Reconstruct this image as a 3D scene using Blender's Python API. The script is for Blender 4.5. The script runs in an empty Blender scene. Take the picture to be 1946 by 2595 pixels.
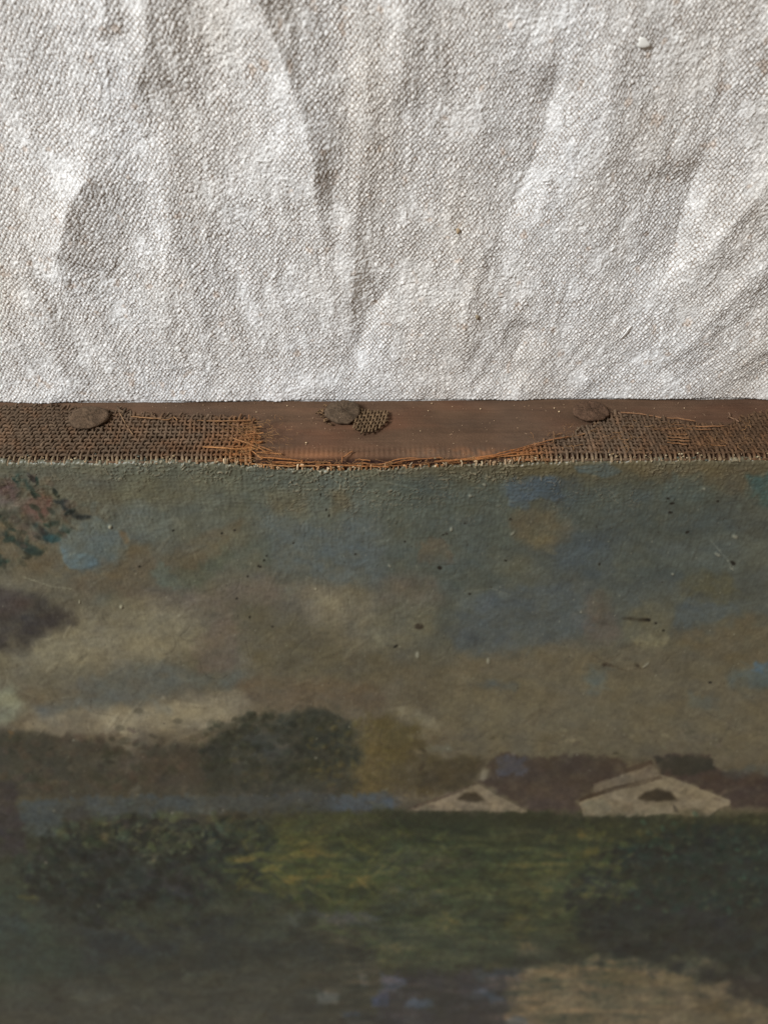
import bpy, math, random
import numpy as np
from mathutils import Vector
random.seed(7)
RS = np.random.RandomState(11)
SC = bpy.context.scene
COL = SC.collection

# ------------------------------------------------------------------ camera
# World: metres. The painting lies face up (z up), its upper edge along y = 0.
TH = math.radians(42.0)            # tilt of the view axis from the vertical
ROLL = math.radians(0.30)
HT = 0.665                         # tan of half the tall field of view
A0 = 0.195                         # depth of the foot of the painting's edge
V1 = (1297.5 - 1015) / 1297.5 * HT
D_ = np.array([0.0, -math.sin(TH), -math.cos(TH)])
U0 = np.array([0.0, math.cos(TH), -math.sin(TH)])
R0 = np.array([1.0, 0.0, 0.0])
cr, sr = math.cos(ROLL), math.sin(ROLL)
R_ = cr * R0 - sr * U0
U_ = cr * U0 + sr * R0
CAM = -A0 * D_ - V1 * A0 * U0
H = 0.0246                         # thickness of the stretched painting

def rays(px, py):
    a = (np.asarray(px, float) - 973.0) / 1297.5 * HT
    b = (1297.5 - np.asarray(py, float)) / 1297.5 * HT
    return D_[:, None] + a.ravel() * R_[:, None] + b.ravel() * U_[:, None]

def on_z(px, py, z=0.0):           # photo position -> point on a plane z = const
    r = rays(px, py); t = (z - CAM[2]) / r[2]
    return (CAM[:, None] + r * t)

def on_y(px, py, y=0.0):           # photo position -> point on the edge plane y = const
    r = rays(px, py); t = (y - CAM[1]) / r[1]
    return (CAM[:, None] + r * t)

def to_px(x, y, z):
    q = np.stack([np.asarray(x) - CAM[0], np.asarray(y) - CAM[1], np.asarray(z) - CAM[2]])
    dep = np.tensordot(D_, q, 1)
    return 973.0 + np.tensordot(R_, q, 1) / dep / HT * 1297.5, 1297.5 - np.tensordot(U_, q, 1) / dep / HT * 1297.5

cam = bpy.data.cameras.new("camera"); cam_o = bpy.data.objects.new("camera", cam); COL.objects.link(cam_o)
cam.sensor_fit = 'VERTICAL'; cam.sensor_height = 34.6; cam.lens = 34.6 / (2 * HT)
cam.clip_start = 0.005; cam.clip_end = 20
cam.dof.use_dof = True; cam.dof.focus_distance = 0.180; cam.dof.aperture_fstop = 15.0
from mathutils import Matrix
M = Matrix(((R_[0], U_[0], -D_[0], CAM[0]), (R_[1], U_[1], -D_[1], CAM[1]), (R_[2], U_[2], -D_[2], CAM[2]), (0, 0, 0, 1)))
cam_o.matrix_world = M
SC.camera = cam_o

# ------------------------------------------------------------------ light
w = bpy.data.worlds.new("World"); SC.world = w; w.use_nodes = True
w.node_tree.nodes["Background"].inputs[0].default_value = (0.59, 0.47, 0.36, 1)
w.node_tree.nodes["Background"].inputs[1].default_value = 0.40
def area(name, loc, target, size, power, color):
    l = bpy.data.lights.new(name, 'AREA'); l.shape = 'RECTANGLE'; l.size = size[0]; l.size_y = size[1]
    l.energy = power; l.color = color
    o = bpy.data.objects.new(name, l); COL.objects.link(o); o.location = loc
    o.rotation_euler = (Vector(target) - Vector(loc)).to_track_quat('-Z', 'Y').to_euler()
    return o
area("window_light", (-0.86, 0.92, 0.74), (0, 0.0, 0), (0.42, 0.42), 30.5, (0.95, 0.98, 1.0))
SC.view_settings.view_transform = 'Standard'
SC.view_settings.look = 'None'
SC.view_settings.exposure = 0.0
SC.view_settings.gamma = 1.0
SC.cycles.use_denoising = True

# ------------------------------------------------------------------ numpy helpers
def lin(c):
    c = np.asarray(c, float) / 255.0
    return np.where(c <= 0.04045, c / 12.92, ((c + 0.055) / 1.055) ** 2.4)

def sstep(a, b, x):
    t = np.clip((x - a) / (b - a), 0, 1); return t * t * (3 - 2 * t)

class VNoise:                      # smooth value noise on a wrapped lattice
    def __init__(s, seed, n=256):
        s.n = n; s.g = np.random.RandomState(seed).rand(n, n).astype(np.float32) * 2 - 1
    def __call__(s, x, y):
        xi = np.floor(x).astype(np.int64); yi = np.floor(y).astype(np.int64)
        fx = x - xi; fy = y - yi; fx = fx * fx * (3 - 2 * fx); fy = fy * fy * (3 - 2 * fy)
        n = s.n; a = xi % n; b = (xi + 1) % n; c = yi % n; d = (yi + 1) % n
        g = s.g
        return (g[c, a] * (1 - fx) + g[c, b] * fx) * (1 - fy) + (g[d, a] * (1 - fx) + g[d, b] * fx) * fy
NZ = [VNoise(100 + i) for i in range(12)]
def fbm(x, y, k=0, octs=4, gain=0.5):
    s = 0; a = 1; t = 0
    for o in range(octs):
        s = s + a * NZ[(k + o) % 12](x * 2 ** o + 17.3 * o, y * 2 ** o + 9.1 * o); t += a; a *= gain
    return s / t * 1.6

def mesh_grid(name, P, mat, parent=None, colors=None, smooth=True):
    """P: (rows, cols, 3) -> one mesh"""
    r, c = P.shape[:2]
    idx = np.arange(r * c).reshape(r, c)
    q = np.stack([idx[:-1, :-1], idx[:-1, 1:], idx[1:, 1:], idx[1:, :-1]], -1).reshape(-1, 4)
    return mesh_np(name, P.reshape(-1, 3), q, mat, parent, None if colors is None else colors.reshape(-1, colors.shape[-1]), smooth)

def mesh_np(name, V, Q, mat, parent=None, colors=None, smooth=True):
    me = bpy.data.meshes.new(name)
    me.vertices.add(len(V)); me.vertices.foreach_set("co", np.ascontiguousarray(V, np.float32).ravel())
    k = Q.shape[1]; n = len(Q)
    me.loops.add(n * k); me.loops.foreach_set("vertex_index", np.ascontiguousarray(Q, np.int32).ravel())
    me.polygons.add(n)
    me.polygons.foreach_set("loop_start", np.arange(0, n * k, k, dtype=np.int32))
    me.polygons.foreach_set("loop_total", np.full(n, k, np.int32))
    me.update(calc_edges=True)
    if smooth: me.polygons.foreach_set("use_smooth", np.ones(n, bool))
    if colors is not None:
        at = me.color_attributes.new("tint", 'FLOAT_COLOR', 'POINT')
        cc = np.ones((len(V), 4), np.float32); cc[:, :3] = colors[:, :3]
        at.data.foreach_set("color", cc.ravel())
    me.materials.append(mat)
    o = bpy.data.objects.new(name, me); COL.objects.link(o)
    if parent: o.parent = parent
    return o

class Tubes:
    def __init__(s): s.V = []; s.Q = []; s.C = []; s.n = 0
    def add(s, P, rad, col, sides=6, flat=None):
        """flat: (direction, factor) squashes the section along a direction"""
        P = np.asarray(P, float); m = len(P)
        rad = np.broadcast_to(np.asarray(rad, float), (m,)).copy()
        T = np.gradient(P, axis=0); T /= np.linalg.norm(T, axis=1, keepdims=True) + 1e-12
        ref = np.array([0.0, 1.0, 0.0]) if abs(T[:, 1]).mean() < 0.8 else np.array([0, 0, 1.0])
        B = np.cross(T, ref); B /= np.linalg.norm(B, axis=1, keepdims=True) + 1e-12
        N = np.cross(B, T)
        a = np.arange(sides) / sides * 2 * math.pi
        ring = P[:, None, :] + rad[:, None, None] * (np.cos(a)[None, :, None] * B[:, None, :] + np.sin(a)[None, :, None] * N[:, None, :])
        V = ring.reshape(-1, 3)
        i = np.arange((m - 1) * sides); rr = i // sides; kk = i % sides; k2 = (kk + 1) % sides
        q = np.stack([rr * sides + kk, rr * sides + k2, (rr + 1) * sides + k2, (rr + 1) * sides + kk], 1) + s.n
        s.V.append(V); s.Q.append(q)
        col = np.asarray(col, float)
        if col.ndim == 1: col = np.broadcast_to(col, (m, 3))
        s.C.append(np.repeat(col, sides, axis=0)); s.n += len(V)
    def build(s, name, mat, parent=None):
        return mesh_np(name, np.concatenate(s.V), np.concatenate(s.Q), mat, parent, np.concatenate(s.C))

def tag(o, label=None, cat=None, group=None, kind=None):
    if label: o["label"] = label
    if cat: o["category"] = cat
    if group: o["group"] = group
    if kind: o["kind"] = kind
    return o

def resample(pts, step):
    pts = np.asarray(pts, float)
    d = np.r_[0, np.cumsum(np.linalg.norm(np.diff(pts, axis=0), axis=1))]
    n = max(3, int(d[-1] / step)); t = np.linspace(0, d[-1], n)
    out = np.stack([np.interp(t, d, pts[:, i]) for i in range(pts.shape[1])], 1)
    if n > 8:                                      # round the corners a little
        k = max(1, n // 14)
        for _ in range(2):
            pad = np.pad(out, ((k, k), (0, 0)), 'edge')
            out2 = sum(pad[i:i + n] for i in range(2 * k + 1)) / (2 * k + 1)
            out2[0] = out[0]; out2[-1] = out[-1]; out = out2
    return out

# ------------------------------------------------------------------ materials
def material(name, rough=0.7, spec=0.3, tint=True, base=(0.5, 0.5, 0.5), noises=(), bumps=(), sheen=0.0):
    """noises: (scale, detail, low, high) multiply the colour; bumps: (scale, detail, distance)"""
    m = bpy.data.materials.new(name); m.use_nodes = True
    nt = m.node_tree; N = nt.nodes; L = nt.links
    b = N["Principled BSDF"]; b.inputs["Roughness"].default_value = rough
    b.inputs["Specular IOR Level"].default_value = spec
    if sheen:
        b.inputs["Sheen Weight"].default_value = sheen; b.inputs["Sheen Roughness"].default_value = 0.6
    tc = N.new("ShaderNodeTexCoord")
    if tint:
        a = N.new("ShaderNodeAttribute"); a.attribute_name = "tint"; cur = a.outputs["Color"]
    else:
        a = N.new("ShaderNodeRGB"); a.outputs[0].default_value = (*base, 1); cur = a.outputs[0]
    for sc, det, lo, hi in noises:
        n = N.new("ShaderNodeTexNoise"); n.inputs["Scale"].default_value = sc; n.inputs["Detail"].default_value = det
        L.new(tc.outputs["Object"], n.inputs["Vector"])
        r = N.new("ShaderNodeMapRange"); r.inputs["From Min"].default_value = 0.3; r.inputs["From Max"].default_value = 0.7
        r.inputs["To Min"].default_value = lo; r.inputs["To Max"].default_value = hi
        L.new(n.outputs["Fac"], r.inputs["Value"])
        v = N.new("ShaderNodeVectorMath"); v.operation = 'SCALE'
        L.new(cur, v.inputs[0]); L.new(r.outputs["Result"], v.inputs["Scale"]); cur = v.outputs["Vector"]
    L.new(cur, b.inputs["Base Color"])
    prev = None
    for sc, det, dist in bumps:
        n = N.new("ShaderNodeTexNoise"); n.inputs["Scale"].default_value = sc; n.inputs["Detail"].default_value = det
        L.new(tc.outputs["Object"], n.inputs["Vector"])
        bp = N.new("ShaderNodeBump"); bp.inputs["Strength"].default_value = 1.0; bp.inputs["Distance"].default_value = dist
        L.new(n.outputs["Fac"], bp.inputs["Height"])
        if prev: L.new(prev, bp.inputs["Normal"])
        prev = bp.outputs["Normal"]
    if prev: L.new(prev, b.inputs["Normal"])
    return m

M_cloth = material("linen_weave", 0.95, 0.05, noises=[(2500, 3, 0.86, 1.12), (180, 3, 0.93, 1.07)], bumps=[(3500, 3, 0.00012)], sheen=0.15)
M_lint = material("lint_fibre", 0.9, 0.1)
M_paint = material("oil_paint", 0.42, 0.40, noises=[(4200, 2, 0.94, 1.06), (900, 4, 0.95, 1.05)], bumps=[(2000, 3, 0.00003)])
M_wood = material("dusty_wood", 0.82, 0.15, noises=[(4000, 3, 0.86, 1.16), (120, 4, 0.85, 1.15)], bumps=[(2500, 4, 0.00009)])
M_thread = material("jute_thread", 0.9, 0.1, noises=[(4500, 3, 0.72, 1.25), (700, 2, 0.85, 1.15)], bumps=[(5000, 3, 0.00012)])
M_grime = material("grime_sheet", 0.95, 0.05, noises=[(2500, 3, 0.75, 1.2)], bumps=[(2500, 3, 0.0001)])
M_tack = material("rusty_iron", 0.9, 0.12, noises=[(3000, 4, 0.7, 1.3), (500, 3, 0.85, 1.15)], bumps=[(2200, 5, 0.0003)])
M_speck = material("dust", 0.9, 0.1)
M_table = material("table_wood", 0.5, 0.3, tint=False, base=(0.16, 0.11, 0.07), noises=[(30, 4, 0.8, 1.2)])

# ------------------------------------------------------------------ table and linen cloth
def box(name, lo, hi, mat, parent=None, colors=None):
    x0, y0, z0 = lo; x1, y1, z1 = hi
    V = np.array([(x0, y0, z0), (x1, y0, z0), (x1, y1, z0), (x0, y1, z0), (x0, y0, z1), (x1, y0, z1), (x1, y1, z1), (x0, y1, z1)])
    Q = np.array([(0, 3, 2, 1), (4, 5, 6, 7), (0, 1, 5, 4), (1, 2, 6, 5), (2, 3, 7, 6), (3, 0, 4, 7)])
    c = None if colors is None else np.tile(np.asarray(colors, float), (8, 1))
    return mesh_np(name, V, Q, mat, parent, c, smooth=False)
tag(box("tabletop", (-0.9, -0.9, -0.045), (0.9, 0.7, -0.0045), M_table), kind="structure")

# creases of the cloth: photo polyline, height in mm, reach to its left and right in mm
FOLDS = [
    ([(366, -260), (370, -60), (372, 60), (368, 170), (340, 260)], 2.3, 5.0, 5.5),
    ([(250, -200), (262, 0), (272, 120)], 1.3, 5.0, 2.5),
    ([(236, 300), (230, 450), (182, 525), (178, 600), (156, 640), (150, 740)], 2.3, 4.5, 6.5),
    ([(430, 300), (434, 450), (424, 680), (430, 900)], 1.1, 4.0, 5.0),
    ([(600, -300), (655, -40), (722, 130), (765, 260), (792, 420), (800, 560)], 2.9, 5.5, 4.5),
    ([(930, 120), (925, 400), (898, 620), (884, 830)], 0.9, 6.0, 3.0),
    ([(1030, -150), (1024, 60), (1014, 290)], 1.2, 4.0, 5.0),
    ([(1430, 150), (1390, 330), (1335, 440), (1260, 640)], -1.6, 6.5, 3.0),
    ([(1245, 520), (1190, 760), (1150, 940)], 0.7, 4.0, 4.0),
    ([(1790, 380), (1735, 540), (1712, 640), (1690, 770)], -2.2, 8.0, 3.0),
    ([(2100, 330), (1946, 470), (1830, 590), (1760, 720)], 1.2, 3.0, 5.0),
    ([(1000, 700), (930, 800), (905, 900), (892, 1010)], -1.2, 4.0, 2.5),
    ([(1340, 800), (1310, 900), (1290, 1005)], -0.9, 4.0, 2.5),
    ([(2150, 560), (1946, 650), (1760, 850), (1640, 960)], 0.9, 3.0, 4.0),
    ([(2150, 800), (1900, 900), (1820, 985)], 0.9, 3.0, 3.0),
    ([(60, 700), (110, 820), (170, 930), (300, 1000)], 0.8, 3.0, 4.0),
    ([(1640, -200), (1590, 60), (1540, 300), (1500, 520)], 0.8, 6.0, 5.0),
    ([(560, 400), (520, 620), (520, 900)], 0.5, 4.0, 3.0),
]
FW = []
for pts, A, wl, wr in FOLDS:
    p = on_z([q[0] for q in pts], [q[1] for q in pts], 0.0)[:2].T
    FW.append((p, A * 1.2e-3, wl * 1.25e-3, wr * 1.1e-3))

def cloth_height(x, y):
    wx = x + 0.0007 * fbm(x * 120, y * 120, 2, 2); wy = y + 0.0006 * fbm(x * 120 + 40, y * 120, 3, 2)
    h = np.zeros_like(x)
    for p, A, wl, wr in FW:
        best = np.full(x.shape, 9.0); sg = np.zeros_like(x); tt = np.zeros_like(x)
        for i in range(len(p) - 1):
            a, b = p[i], p[i + 1]; d = b - a; l2 = d @ d
            t = ((wx - a[0]) * d[0] + (wy - a[1]) * d[1]) / l2; tc = np.clip(t, 0, 1)
            dx = wx - a[0] - tc * d[0]; dy = wy - a[1] - tc * d[1]; r = np.hypot(dx, dy)
            s = np.sign(d[0] * dy - d[1] * dx)      # polylines run down the picture: + is to the picture's right
            m = r < best
            best = np.where(m, r, best); sg = np.where(m, s, sg); tt = np.where(m, (i + tc) / (len(p) - 1), tt)
        w_ = np.where(sg < 0, wl, wr)
        env = sstep(0, 0.22, tt) * 0.85 + 0.15
        env = env * (1 - 0.75 * sstep(0.72, 1.0, tt))
        q = np.sqrt(best ** 2 + 0.0003 ** 2) / w_
        soft_ = np.exp(-q ** 1.25)
        t_ = np.clip(1.0 - q * 0.62, 0, 1); facet = t_ + 0.06 * np.exp(-((q - 1.6) / 0.3) ** 2)   # even slope on the lee side
        lee = (sg > 0) if A > 0 else (sg < 0)
        h += A * env * np.where(lee, facet, soft_)
    phi = np.where(x > -0.01, (x + 0.01) / (np.clip(y, 0, 1) + 0.067) * 0.10, (x + 0.01) / (np.clip(y, 0, 1) + 0.30) * 0.33)   # creases fan out from the painting
    cre = 1 - np.abs(NZ[0](phi * 170, y * 16)) * 2.4
    h += 0.00016 * cre * (0.35 + sstep(-0.3, 0.6, NZ[7](x * 40, y * 40))) + 0.00014 * NZ[3](phi * 420 + 9, y * 26) + 0.00035 * fbm(x * 50, y * 30, 5, 2) + 0.00012 * fbm(x * 330 + y * 60, y * 110, 7, 3) + 0.00008 * (1 - 2.4 * np.abs(NZ[9](x * 260 + 0.6 * NZ[1](x * 60, y * 60), y * 42)))
    h = h * (sstep(-0.001, 0.016, y) * 0.85 + 0.15)
    
    lip = 1 - sstep(0.001, 0.009, y)               # the cloth bunches unevenly against the wood
    h = h - 0.0004 + lip * (0.0004 + 0.0006 * NZ[4](x * 70, x * 0) + 0.00035 * NZ[5](x * 260, y * 200))
    return np.where(y < 0.0001, np.minimum(h, -0.0006), h)

def cloth_fine(x, y):
    px, py = to_px(x, y, 0 * x)
    bend = 0.16 * sstep(1100, 1900, px)
    wv = y - bend * (x - 0.02) * 0.6 + 0.00042 * fbm(x * 130, y * 130, 1, 3) + 0.00010 * NZ[6](x * 1500, y * 1500)
    wu = x + bend * y * 0.9 + 0.00042 * fbm(x * 120 + 50, y * 70, 4, 3) + 0.00012 * NZ[7](x * 1500, y * 1400)
    u = wu / 0.00049; v = wv / 0.00057
    u = u + 0.42 * NZ[11](u * 0.31, v * 0.035); v = v + 0.42 * NZ[2](v * 0.33 + 7, u * 0.035)
    u = u + 0.16 * NZ[0](u * 0.9, v * 0.8); v = v + 0.16 * NZ[1](u * 0.8 + 5, v * 0.9)
    iu = np.round(u).astype(np.int64); iv = np.round(v).astype(np.int64)
    f1 = np.full(u.shape, 9.0); f2 = f1.copy(); rnd = np.zeros(u.shape); rnd2 = rnd.copy()
    for di in (-1, 0, 1):
        for dj in (-1, 0, 1):
            cu = iu + di; cv = iv + dj; even = (cu + cv) % 2 == 0
            ja = NZ[8].g[cv % 256, (cu + 3 * cv) % 256]; jb = NZ[9].g[cu % 256, cv % 256]; jc = NZ[10].g[cv % 256, (cu * 5 + cv) % 256]
            d = np.hypot((u - cu - 0.24 * ja) * 1.02, (v - cv - 0.24 * jb) * 0.98) * (1 + 0.14 * jc)
            d = np.where(even, d, 9.0)
            nw = d < f1
            f2 = np.where(nw, f1, np.minimum(f2, d)); rnd = np.where(nw, ja, rnd); rnd2 = np.where(nw, jc, rnd2); f1 = np.where(nw, d, f1)
    dome = np.sqrt(np.clip(1 - (f1 / 0.95) ** 2, 0, 1)) * (0.35 + 0.65 * sstep(0.0, 0.45, f2 - f1))
    fuzz = sstep(0.10, 0.75, fbm(x * 210, y * 170, 9, 4))
    tuft = sstep(0.45, 1.15, fbm(x * 420, y * 330, 3, 4))
    rib = sstep(0.15, 0.7, NZ[10](x * 60, y * 25))
    h = 0.00025 * dome * (1 + 0.4 * rnd) * (1 - 0.6 * fuzz) + 0.00005 * np.cos(math.pi * u * 2) * rib
    h += 0.00009 * fbm(x * 2600, y * 2300, 0, 2) * (0.5 + fuzz) + 0.00010 * fuzz + 0.00013 * tuft
    weft = np.array([0.735, 0.725, 0.705]); warp = np.array([0.20, 0.145, 0.10])  # the dark tone paints the shade in the gaps between yarns
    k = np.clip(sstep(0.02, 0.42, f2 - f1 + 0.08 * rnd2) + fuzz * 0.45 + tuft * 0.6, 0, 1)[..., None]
    c = warp * (1 - k) + weft * k  # warp here is the painted shade of the gaps between yarns
    big = fbm(x * 55 + 9, y * 30, 6, 3)                                   # random warm-cool patches, painted in for the cloth's soft taupe shade
    c = c * (1 + big[..., None] * np.array([0.05, 0.075, 0.11]))
    stain = sstep(0.75, 1.1, fbm(x * 420, y * 380, 10, 3)) * 0.5          # small rusty-brown yarn flecks
    c = c * (1 - stain[..., None] * np.array([0.25, 0.42, 0.55]))
    c = c * (1 + 0.10 * rnd)[..., None]
    return h, np.clip(c, 0.02, 0.82)

st = 0.000185
X, Y = np.meshgrid(np.arange(-0.106, 0.106, st), np.arange(-0.004, 0.0925, st))
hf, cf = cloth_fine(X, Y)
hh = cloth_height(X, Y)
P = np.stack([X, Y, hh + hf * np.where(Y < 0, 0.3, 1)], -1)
parts_V = [P.reshape(-1, 3)]; parts_C = [cf.reshape(-1, 3)]; parts_Q = []; nV = 0
def gridq(r, c, off):
    idx = np.arange(r * c).reshape(r, c) + off
    return np.stack([idx[:-1, :-1], idx[:-1, 1:], idx[1:, 1:], idx[1:, :-1]], -1).reshape(-1, 4)
parts_Q.append(gridq(*X.shape, 0)); nV = X.size
for x0, x1, y0, y1 in ((-0.5, 0.5, 0.0921, 0.5), (-0.5, -0.1057, -0.004, 0.0925), (0.1057, 0.5, -0.004, 0.0925), (-0.5, 0.5, -0.6, -0.0038)):
    XX, YY = np.meshgrid(np.arange(x0, x1 + 0.001, 0.002), np.arange(y0, y1 + 0.001, 0.002))
    z = cloth_height(XX, YY) - 0.0001
    c = np.broadcast_to(np.array([0.56, 0.54, 0.51]), XX.shape + (3,)) * (1 + 0.1 * NZ[3](XX * 800, YY * 800))[..., None]
    parts_V.append(np.stack([XX, YY, z], -1).reshape(-1, 3)); parts_C.append(c.reshape(-1, 3)); parts_Q.append(gridq(*XX.shape, nV)); nV += XX.size
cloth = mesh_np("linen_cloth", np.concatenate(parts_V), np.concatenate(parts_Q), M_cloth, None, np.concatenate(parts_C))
tag(cloth, "crumpled off-white coarse woven linen cloth spread out behind and beneath the old painting", "cloth")

def cloth_z(x, y):
    x = np.atleast_1d(np.asarray(x, float)); y = np.atleast_1d(np.asarray(y, float))
    return cloth_height(x, y) + 0.00028

fz = Tubes()                                     # nap of the cloth: thousands of short fibres
N = 9000
fx = RS.uniform(-0.1, 0.1, N); fy = RS.uniform(0.001, 0.088, N)
keep = (fbm(fx * 210, fy * 170, 9, 4) > 0.0) | (RS.rand(N) < 0.35)
fx = fx[keep]; fy = fy[keep]; fzz = cloth_z(fx, fy)
for i in range(len(fx)):
    L = RS.uniform(0.0004, 0.0016); a = RS.uniform(0, 2 * math.pi); k = RS.normal(0, 1400)
    t = np.linspace(0, 1, 5); ang = a + k * L * t
    sx = np.cumsum(np.cos(ang)) * L / 5; sy = np.cumsum(np.sin(ang)) * L / 5
    hz = 0.00005 + RS.uniform(0.0, 0.00035) * np.sin(t * math.pi * RS.uniform(0.5, 1))
    fz.add(np.stack([fx[i] + sx, fy[i] + sy, fzz[i] + hz], 1), RS.uniform(0.000016, 0.00003), np.array([0.78, 0.77, 0.75]) * RS.uniform(0.8, 1.02), 3)
tag(fz.build("nap", M_lint, cloth), kind="stuff")

def fibre(name, label, pts, rad, col, cat="fibre"):
    pp = resample(np.array(pts, float), 3.0)
    q = on_z(pp[:, 0], pp[:, 1], 0.0)
    z = cloth_z(q[0], q[1]) + 0.0002 + 0.0003 * np.sin(np.linspace(0, math.pi, len(pp)))
    q = on_z(pp[:, 0], pp[:, 1], float(z.mean())); z = cloth_z(q[0], q[1]) + 0.0002 + 0.0003 * np.sin(np.linspace(0, math.pi, len(pp)))
    t = Tubes(); P = np.stack([q[0], q[1], z], 1); c0 = P[0].copy()
    t.add(P - c0, rad * (0.5 + 0.5 * np.sin(np.linspace(0.3, math.pi - 0.3, len(P)))), col, 5)
    o = t.build(name, M_lint); o.location = c0
    return tag(o, label, cat)
W_ = (0.8, 0.79, 0.77)
fibre("lint_fibre", "bent white lint fibre lying on the cloth above and between the left and middle tacks", [(603, 562), (614, 575), (622, 590), (636, 594)], 0.00009, W_)
fibre("lint_fibre", "faint white lint fibre stretched at the foot of the cloth's brightest fold", [(645, 409), (665, 408), (682, 404), (694, 399)], 0.00008, W_)
fibre("lint_fibre", "short bright white lint fibre on the cloth just above the painting's left half", [(412, 930), (424, 934), (437, 934), (440, 941)], 0.00010, W_)
fibre("lint_fibre", "looped white lint fibre in the middle right of the cloth", [(1372, 462), (1384, 458), (1393, 452), (1398, 450), (1392, 464), (1380, 468)], 0.00009, W_)
fibre("lint_fibre", "long thin lint fibre at the right-hand border of the cloth", [(1918, 490), (1928, 500), (1938, 512), (1944, 520)], 0.00008, W_)
fibre("lint_fibre", "curled pale lint fibre with a knot in the centre of the cloth", [(1150, 600), (1158, 592), (1164, 598), (1155, 610), (1150, 618), (1160, 612)], 0.00008, (0.7, 0.68, 0.62))
fibre("lint_fibre", "thin white lint fibre in the upper left of the cloth, right of the dark fold", [(372, 323), (366, 335), (357, 345), (352, 340)], 0.00008, W_)
fibre("lint_fibre", "thick fluffy white lint strand on the cloth above the right-hand tack", [(1600, 826), (1590, 835), (1582, 846), (1572, 858)], 0.00017, W_)
# white flake upper right and tiny brown crumbs
def flake(name, label, px, py, a, b, h, col, cat, rot=0.0):
    n = 14; q = on_z(px, py, 0.0); cx, cy = q[0][0], q[1][0]; z0 = float(cloth_z(cx, cy)[0])
    V = []; Q = []
    for k, (s, zz) in enumerate(((1.0, 0), (1.02, h * 0.5), (0.8, h), (0.35, h * 1.15))):
        for i in range(n):
            t = i / n * 2 * math.pi; r = s * (1 + 0.18 * math.sin(3 * t + 1) + 0.08 * math.sin(5 * t))
            x, y = a * r * math.cos(t), b * r * math.sin(t)
            V.append((x * math.cos(rot) - y * math.sin(rot), x * math.sin(rot) + y * math.cos(rot), zz))
        if k:
            for i in range(n): Q.append(((k - 1) * n + i, (k - 1) * n + (i + 1) % n, k * n + (i + 1) % n, k * n + i))
    V.append((0, 0, h * 1.15)); c = len(V) - 1; V.append((0, 0, h * 1.15))
    for i in range(n): Q.append((3 * n + i, 3 * n + (i + 1) % n, c, c + 1))
    V = np.array(V); me = bpy.data.meshes.new(name)
    me.from_pydata([tuple(v) for v in V[:-1]], [], [tuple(f) if f[3] <= c and f[2] != c else (f[0], f[1], c) for f in Q]); me.update()
    at = me.color_attributes.new("tint", 'FLOAT_COLOR', 'POINT')
    at.data.foreach_set("color", np.tile(np.array([*col, 1.0], np.float32), c + 1))
    for p in me.polygons: p.use_smooth = True
    me.materials.append(M_speck); o = bpy.data.objects.new(name, me); COL.objects.link(o); o.location = (cx, cy, z0 + 0.00005)
    return tag(o, label, cat)
flake("paper_flake", "small pale oval flake stuck on the cloth near its upper right", 1627, 107, 0.0012, 0.0008, 0.00018, (0.70, 0.69, 0.65), "flake", -0.4)
flake("plant_crumb", "tiny tan husk crumb on the cloth, high above the middle gap between tacks", 1160, 584, 0.0004, 0.0006, 0.0003, (0.40, 0.30, 0.19), "crumb")
flake("plant_crumb", "tiny brown crumb on the cloth's lower middle, left of the right-hand tack", 1208, 800, 0.0004, 0.0006, 0.0003, (0.32, 0.26, 0.18), "crumb")

# ------------------------------------------------------------------ the painting
root = bpy.data.objects.new("oil_painting", None); COL.objects.link(root)
root.empty_display_size = 0.05
tag(root, "old unframed landscape oil painting on a tacked stretcher with torn fraying upper canvas edge", "painting")

def edge_px(u):      # where the painted face begins, photo rows
    return np.interp(u, [-400, 0, 200, 400, 560, 640, 700, 850, 1000, 1080, 1200, 1330, 1500, 1700, 1946, 2400],
                     [1166, 1166, 1168, 1166, 1169, 1179, 1187, 1189, 1187, 1181, 1178, 1171, 1165, 1161, 1161, 1161])
def torn(u):         # 1 where the canvas no longer folds over the edge
    return sstep(585, 680, u) * (1 - sstep(1200, 1380, u))

# --- colour of the picture, painted stroke by stroke into a buffer in the picture's own plane
BS = 2.0; BU0, BV0 = -300.0, 1120.0
BW, BH = int((2250 - BU0) / BS), int((2760 - BV0) / BS)
BU, BV = np.meshgrid(BU0 + np.arange(BW) * BS, BV0 + np.arange(BH) * BS)
BUF = np.zeros((BH, BW, 3)); RLF = np.zeros((BH, BW))
def grad(stops):
    ys = [s[0] for s in stops]; return np.stack([np.interp(BV, ys, [s[1][k] for s in stops]) for k in range(3)], -1)
BUF[:] = grad([(1120, (98, 94, 80)), (1200, (92, 92, 78)), (1330, (90, 90, 78)), (1500, (90, 84, 70)), (1700, (92, 84, 68)),
               (1850, (96, 86, 70)), (2000, (86, 76, 60)), (2080, (54, 56, 42)), (2300, (58, 58, 46)), (2600, (66, 64, 56))])
right = sstep(850, 1150, BU)[..., None]
BUF = BUF * (1 - right) + right * grad([(1120, (92, 84, 66)), (1190, (88, 80, 60)), (1240, (78, 78, 66)), (1400, (78, 80, 72)), (1600, (80, 80, 70)),
               (1700, (88, 80, 62)), (1850, (92, 82, 64)), (2000, (94, 84, 66)), (2050, (90, 80, 62)), (2080, (54, 56, 36)), (2300, (58, 60, 42)), (2600, (64, 60, 52))])
wn1 = fbm(BU / 60, BV / 40, 0, 4); wn2 = fbm(BU / 60 + 80, BV / 40, 5, 4)
wf1 = fbm(BU / 14, BV / 10, 3, 2); wf2 = fbm(BU / 14 + 80, BV / 10, 7, 2)
mot = fbm(BU / 26, BV / 18, 2, 4)
wg1 = NZ[9](BU / 5.5, BV / 4.5); wg2 = NZ[10](BU / 5.5, BV / 4.5)
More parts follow.
